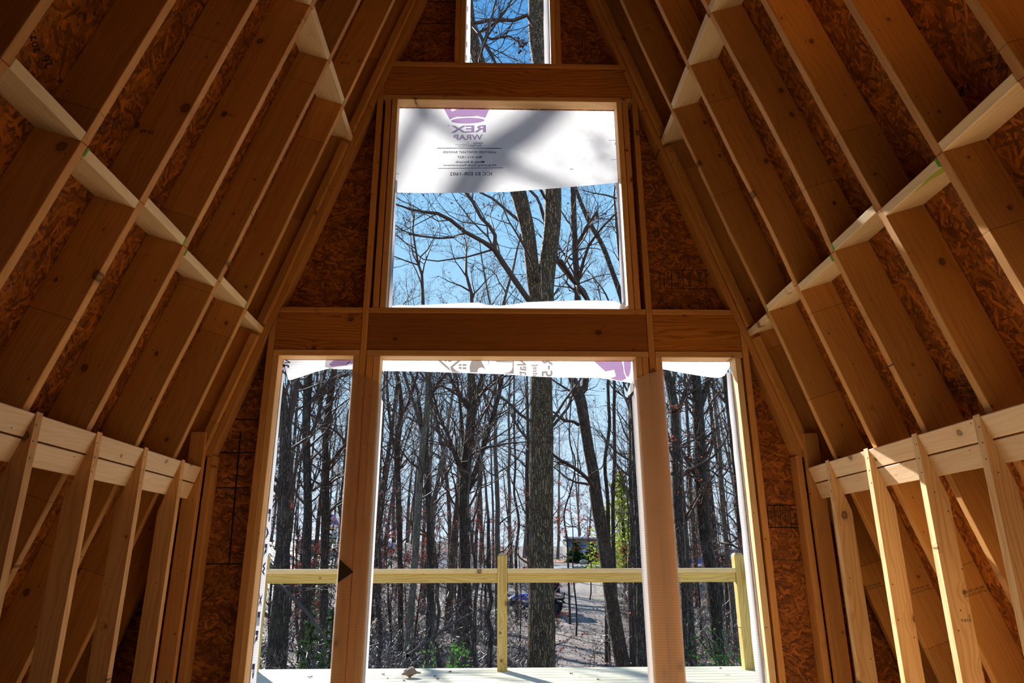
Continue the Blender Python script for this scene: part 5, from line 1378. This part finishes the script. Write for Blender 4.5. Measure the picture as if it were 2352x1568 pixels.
# ---- thin understory trees, some still carrying rusty leaves
us = []
for i in range(6):
    rn = random.Random(300+i); H = rn.uniform(4.5, 7.5); us.append(make_tree(H, rn.uniform(0.035, 0.06), rn, crown=0.12, prim=13, spread=0.26, lean=0.08, leafy='rustleaf' if i % 3 else None, ln=0.30 if i % 3 == 1 else 0.12))
up_ = {}; uc = 0; tries = 0
while uc < 170 and tries < 5000:
    tries += 1
    y = 18+62*rnd.random(); a = rnd.uniform(-0.5, 0.5); x = CAM.x+(y-CAM.y)*math.tan(a); px = pxof(x, y)
    if 1283 < px < 1392: continue
    if any(abs(x-t[0]) < 2.2 and abs(y-t[1]) < 5 for t in track) or 69 < y < 79: continue
    if 1170 < px < 1300 and 26 < y < 40: continue
    i = rnd.randrange(6); rusty = bool(i % 3); zn = zone(px); bd = 'nearer' if y < 42 else 'distant'
    lab = ('%s thin understory tree with %s rusty leaves, %s' % (bd, 'many' if i % 3 == 1 else 'few', zn)) if rusty else '%s thin leafless understory tree, %s' % (bd, zn)
    gp = lab.replace('tree', 'trees')
    loc = (x, y, ground(x, y)); rot = rnd.uniform(0, 2*pi); s = rnd.uniform(0.7, 1.2)
    if i not in up_: up_[i] = build_tree('understory_tree', loc, us[i], ('bark', 'twig', 'rustleaf'), lab, 'tree', gp, rot, s)
    else: copy_tree(up_[i], loc, rot, s, lab, gp)
    uc += 1

# ---- loose leaves over the near ground
tb = TB(); rn = random.Random(77)
for i in range(26000):
    y = 3.2+38*rn.random()**1.6; x = CAM.x+(y-CAM.y)*math.tan(rn.uniform(-0.55, 0.55))
    if abs(x-2.0) < 1.1 and y < 36 and rn.random() < 0.8: continue
    c = Vector((x, y, ground(x, y)+0.05)); a = Vector((rn.gauss(0, 1), rn.gauss(0, 1), rn.gauss(0, 0.45))).normalized()
    b_ = a.cross(Vector((rn.gauss(0, 0.6), rn.gauss(0, 0.6), 1))).normalized(); r = rn.uniform(0.035, 0.075); k = len(tb.V)
    tb.V += [tuple(c-a*r), tuple(c+b_*r*0.6), tuple(c+a*r), tuple(c-b_*r*0.6)]; tb.F.append((k, k+1, k+2, k+3))
tag(tb.build('fallen_leaves', MAT['litterleaf'], smooth=False), 'loose brown fallen leaves strewn over the forest floor', 'leaves', kind='stuff')
# fallen pole
a, c = at(936, 1506, 7.0), at(1112, 1394, 11.5)
tb = TB(); P, R = spline([a, a.lerp(c, 0.5)+Vector((0, 0, 0.06)), c], [0.028, 0.022, 0.015], 0.3); tb.tube(P, R, 7)
tag(tb.build('dead_branch', MAT['redbark']), 'long dead branch leaning through the brush left of the middle railing post', 'branch')
p = hit(1110, 1409)
lump('white_boulder', (p.x, p.y, ground(p.x, p.y)), 0.24, plain('white_stone', (0.72, 0.70, 0.66), 0.7), 'small white boulder in the brush left of the middle railing post', 'rock', sq=(1.2, 0.8, 0.7), sd=9, rough=0.3)
# stones along the road
MAT['stone'] = plain('tan_fieldstone', (0.42, 0.36, 0.27), 0.8, 5, 0.6)
for i, px in enumerate((1322, 1328, 1334, 1341, 1347, 1353, 1372, 1380, 1388, 1425, 1432, 1340, 1375, 1384)):
    yy = 69.0 if i < 11 else 78.5
    p = at(px, 1296, yy); s = (0.36, 0.30, 0.42, 0.33, 0.45, 0.30, 0.28, 0.36, 0.26, 0.4, 0.3, 0.5, 0.3, 0.42)[i]*0.7
    lump('fieldstone', (p.x, yy, ground(p.x, yy)), s, MAT['stone'], 'tan fieldstone in the row edging the far grey road', 'rock', 'fieldstones along the far road', sq=(1.4, 0.9, 0.75), sd=i, rough=0.5)

# ---- far house with blue wrap
def bx(a, c): return box_v(a, c)
def thing_mesh(name, parts, mat, parent):
    V, Fc = join(parts); o = mesh(name, V, Fc, mat, parent=parent); fix_normals(o); return o
MAT['stucco'] = plain('grey_stucco', (0.42, 0.37, 0.33), 0.8); MAT['bluewrap'] = plain('blue_building_wrap', (0.05, 0.14, 0.50), 0.5)
MAT['roofmetal'] = plain('pale_roof', (0.70, 0.70, 0.76), 0.4); MAT['glass'] = plain('dark_window_glass', (0.05, 0.12, 0.13), 0.08, spec=0.8); MAT['whitepaint'] = plain('white_paint', (0.62, 0.64, 0.78), 0.5)
hx0 = at(1303, 1285, 94).x; hx1 = at(1410, 1285, 94).x; gz = ground((hx0+hx1)/2, 94)-0.2; hz = at(1330, 1236, 94).z
hs = tag(empty('house', ((hx0+hx1)/2, 94, gz)), 'low modern house with blue wrapped wall beyond the far road', 'house')
w2 = (hx1-hx0)/2; hh = hz-gz
thing_mesh('wall', [bx((-w2, 0, 0), (w2, 6, hh))], MAT['stucco'], hs)
rfm = [((-w2-0.5, -0.9, hh), (w2+0.5, -0.9, hh-0.15), (w2+0.5, 6.5, hh+0.25), (-w2-0.5, 6.5, hh+0.45))]
V = list(rfm[0])+[(x, y, z+0.22) for x, y, z in rfm[0]]
o = mesh('roof', V, [(0, 1, 2, 3), (7, 6, 5, 4), (0, 4, 5, 1), (1, 5, 6, 2), (2, 6, 7, 3), (3, 7, 4, 0)], MAT['roofmetal'], parent=hs); fix_normals(o)
thing_mesh('blue_wrap_panel', [bx((-w2-0.02, -0.03, hh*0.62), (-w2+0.5, 0.0, hh-0.02))], MAT['bluewrap'], hs)
thing_mesh('blue_wrap_panel', [bx((-w2+0.5, -0.03, hh*0.64), (-w2+2.6, 0.0, hh*0.72))], MAT['bluewrap'], hs)
for x0, x1, z0, z1, nm, mt in ((-w2+1.5, -w2+2.3, hh*0.72, hh*0.93, 'window', 'glass'), (-w2+1.35, -w2+1.8, hh*0.25, hh*0.52, 'window', 'whitepaint'), (-w2+2.15, -w2+2.6, hh*0.25, hh*0.52, 'window', 'whitepaint'), (-w2+3.4, -w2+4.2, 0.3, 2.3, 'door', 'glass')):
    thing_mesh(nm, [bx((x0, -0.05, z0), (x1, 0.0, z1))], MAT[mt], hs)
thing_mesh('chimney_pipe', [bx((-w2+1.6, 0.6, hh), (-w2+1.75, 0.75, hh+0.5))], MAT['stucco'], hs)
# small shed far left, blue tarp
sp_ = at(716, 1240, 58); g = ground(sp_.x, 58)
sh = tag(empty('shed', (sp_.x, 58, g)), 'small grey-roofed shed deep in the wood behind the left door opening', 'shed')
zt_ = at(716, 1228, 58).z-g
thing_mesh('wall', [bx((-1.3, 0, -0.2), (1.3, 2.2, zt_-0.4))], MAT['stucco'], sh)
V = [(-1.6, -0.3, zt_-0.45), (1.6, -0.3, zt_-0.55), (1.6, 2.6, zt_+0.2), (-1.6, 2.6, zt_+0.3)]; V += [(x, y, z+0.12) for x, y, z in V]
o = mesh('roof', V, [(0, 1, 2, 3), (7, 6, 5, 4), (0, 4, 5, 1), (1, 5, 6, 2), (2, 6, 7, 3), (3, 7, 4, 0)], MAT['roofmetal'], parent=sh); fix_normals(o)
MAT['tarp'] = plain('bright_blue_tarp', (0.03, 0.16, 0.70), 0.4)
tp = at(760, 1186, 60); g = ground(tp.x, 60); tt = tag(empty('tent', (tp.x, 60, g)), 'bright blue tarp shelter glimpsed between trunks left of the left wide post', 'shelter')
h_ = tp.z-g+0.25
V = [(-0.5, 0, h_-0.9), (0.5, 0, h_-0.9), (0.5, 1.6, h_-0.9), (-0.5, 1.6, h_-0.9), (0, 0, h_), (0, 1.6, h_)]
o = mesh('canopy', V, [(0, 1, 4), (2, 3, 5), (0, 4, 5, 3), (1, 2, 5, 4), (3, 2, 1, 0)], MAT['tarp'], parent=tt); fix_normals(o)
for x in (-0.45, 0.45):
    for y in (0.05, 1.55): thing_mesh('pole', [bx((x-0.03, y-0.03, -0.1), (x+0.03, y+0.03, h_-0.88))], MAT['stucco'], tt)

# ---- vehicles
MAT['black'] = plain('black_plastic', (0.012, 0.012, 0.014), 0.5, bump=0); MAT['rubber'] = plain('tyre_rubber', (0.015, 0.015, 0.016), 0.85)
MAT['bluebody'] = plain('blue_bodywork', (0.02, 0.10, 0.60), 0.25, spec=0.6); MAT['rim'] = plain('dark_wheel_rim', (0.05, 0.05, 0.055), 0.4); MAT['lamp'] = plain('pale_headlight', (0.8, 0.82, 0.85), 0.2)
MAT['bluedark'] = plain('dark_blue_frame', (0.02, 0.08, 0.22), 0.35)
def wheel(c, r, w, parent):
    tb = TB(); n = 28; prof = [(r*0.55, -w/2), (r*0.93, -w/2), (r, -w*0.32), (r, w*0.32), (r*0.93, w/2), (r*0.55, w/2)]
    for i in range(n):
        t = 2*pi*i/n
        for k, (rr, yy) in enumerate(prof):
            q = rr*(1.0 if i % 2 or k not in (2, 3) else 0.955); tb.V.append((q*cos(t), yy, q*sin(t)))
    m = len(prof)
    for i in range(n):
        for k in range(m-1): a = i*m+k; b_ = ((i+1) % n)*m+k; tb.F.append((a, b_, b_+1, a+1))
    ty = tb.build('wheel', MAT['rubber'], parent, loc=c, smooth=False); fix_normals(ty)
    tb = TB(); 
    for yy in (-w*0.36, w*0.36):
        k0 = len(tb.V); tb.V.append((0, yy*1.1, 0))
        for i in range(20): t = 2*pi*i/20; rr = r*(0.58 if i % 4 else 0.50); tb.V.append((rr*cos(t), yy, rr*sin(t)))
        for i in range(20): tb.F.append((k0, k0+1+i, k0+1+(i+1) % 20))
    tb.build('rim', MAT['rim'], ty, smooth=False)
    return ty
rw = hit(1277, 1412); uy = rw.y
gx0 = rw.x; gz = ground(gx0-1.0, uy)+0.03
ut = tag(empty('utility_vehicle', (gx0-1.05, uy, gz)), 'blue off-road utility vehicle parked behind the great oak on the track', 'vehicle')
for x in (-1.05, 1.05):
    for y in (-0.05, 1.30): wheel((x, y, 0.36), 0.36, 0.27, ut)
def prism(name, prof, y0, y1, mat, parent):
    n = len(prof); V = [(x, y0, z) for x, z in prof]+[(x, y1, z) for x, z in prof]
    o = mesh(name, V, [tuple(range(n)), tuple(range(2*n-1, n-1, -1))]+[(i, i+n, (i+1) % n+n, (i+1) % n) for i in range(n)], mat, parent=parent); fix_normals(o); return o
prism('hood', [(-1.50, 0.92), (-1.25, 1.03), (-0.85, 1.08), (-0.42, 1.10), (-0.42, 0.82), (-0.7, 0.76), (-1.45, 0.80)], -0.02, 1.27, MAT['bluebody'], ut)
prism('bumper', [(-1.62, 0.45), (-1.62, 0.80), (-1.50, 0.90), (-1.42, 0.80), (-1.42, 0.45)], 0.05, 1.2, MAT['black'], ut)
prism('chassis', [(-1.40, 0.36), (1.45, 0.36), (1.45, 0.62), (0.4, 0.60), (-0.42, 0.55), (-1.40, 0.74)], 0.12, 1.13, MAT['black'], ut)
prism('side_panel', [(-0.62, 0.60), (-0.42, 0.84), (-0.25, 0.84), (-0.05, 0.56), (0.30, 0.52), (0.32, 0.40), (-0.62, 0.42)], -0.03, 0.02, MAT['bluebody'], ut)
prism('cargo_bed', [(0.55, 0.78), (1.55, 0.78), (1.60, 1.15), (1.52, 1.15), (1.50, 0.86), (0.62, 0.86), (0.60, 1.15), (0.52, 1.15)], -0.02, 1.27, MAT['black'], ut)
prism('fender', [(0.62, 0.74), (0.78, 0.84), (1.4, 0.84), (1.62, 0.62), (1.50, 0.60), (1.36, 0.74), (0.80, 0.74), (0.70, 0.62)], -0.10, 0.10, MAT['black'], ut)
prism('seat', [(-0.02, 0.60), (0.45, 0.58), (0.50, 1.25), (0.38, 1.25), (0.34, 0.76), (-0.02, 0.78)], 0.05, 1.2, MAT['black'], ut)
prism('roof', [(-0.30, 1.88), (0.65, 1.92), (1.30, 1.88), (1.32, 1.93), (0.65, 1.97), (-0.32, 1.93)], 0.0, 1.25, MAT['bluedark'], ut)
for y in (0.02, 1.23):
    tb = TB(); 
    for pts in (((-0.50, 1.05), (-0.28, 1.88)), ((0.50, 0.70), (0.58, 1.90)), ((1.30, 1.10), (1.26, 1.88)), ((-0.28, 1.88), (1.28, 1.88)), ((0.55, 1.5), (1.28, 1.45))):
        tb.tube([Vector((pts[0][0], y, pts[0][1])), Vector((pts[1][0], y, pts[1][1]))], [0.028, 0.028], 8)
    tb.build('roll_cage', MAT['bluedark'], ut)
prism('rear_window_net', [(0.80, 1.16), (1.28, 1.16), (1.26, 1.86), (0.76, 1.86)], 0.03, 0.06, MAT['black'], ut)
for y in (0.12, 1.05): prism('headlight', [(-1.53, 0.86), (-1.40, 0.98), (-1.30, 0.98), (-1.42, 0.84)], y-0.16, y+0.08, MAT['lamp'], ut)
# blue car far away on the right
def car(px, py, Y, colr, lab, L=4.2):
    p = at(px, py, Y); g = ground(p.x, Y); c = tag(empty('car', (p.x, Y, g)), lab, 'car')
    prism('body', [(-L/2, 0.35), (L/2, 0.35), (L/2, 0.85), (L/2-0.7, 0.95), (L/2-1.3, 1.40), (-L/2+1.0, 1.42), (-L/2+0.3, 0.95), (-L/2, 0.9)], 0, 1.7, colr, c)
    prism('window', [(L/2-0.95, 0.96), (L/2-1.38, 1.34), (-L/2+1.05, 1.35), (-L/2+0.6, 0.96)], -0.012, 0.0, MAT['glass'], c)
    for x in (-L/2+0.8, L/2-0.8):
        for y in (0.08, 1.62): wheel((x, y, 0.33), 0.33, 0.2, c)
car(1606, 1288, 70, MAT['bluebody'], 'small blue car far off between the trunks in the right door opening')
car(1690, 1292, 82, MAT['whitepaint'], 'white car far off beside the right corner railing post')
car(866, 1222, 64, MAT['whitepaint'], 'white car far off up the gravel slope at the left of the middle opening')
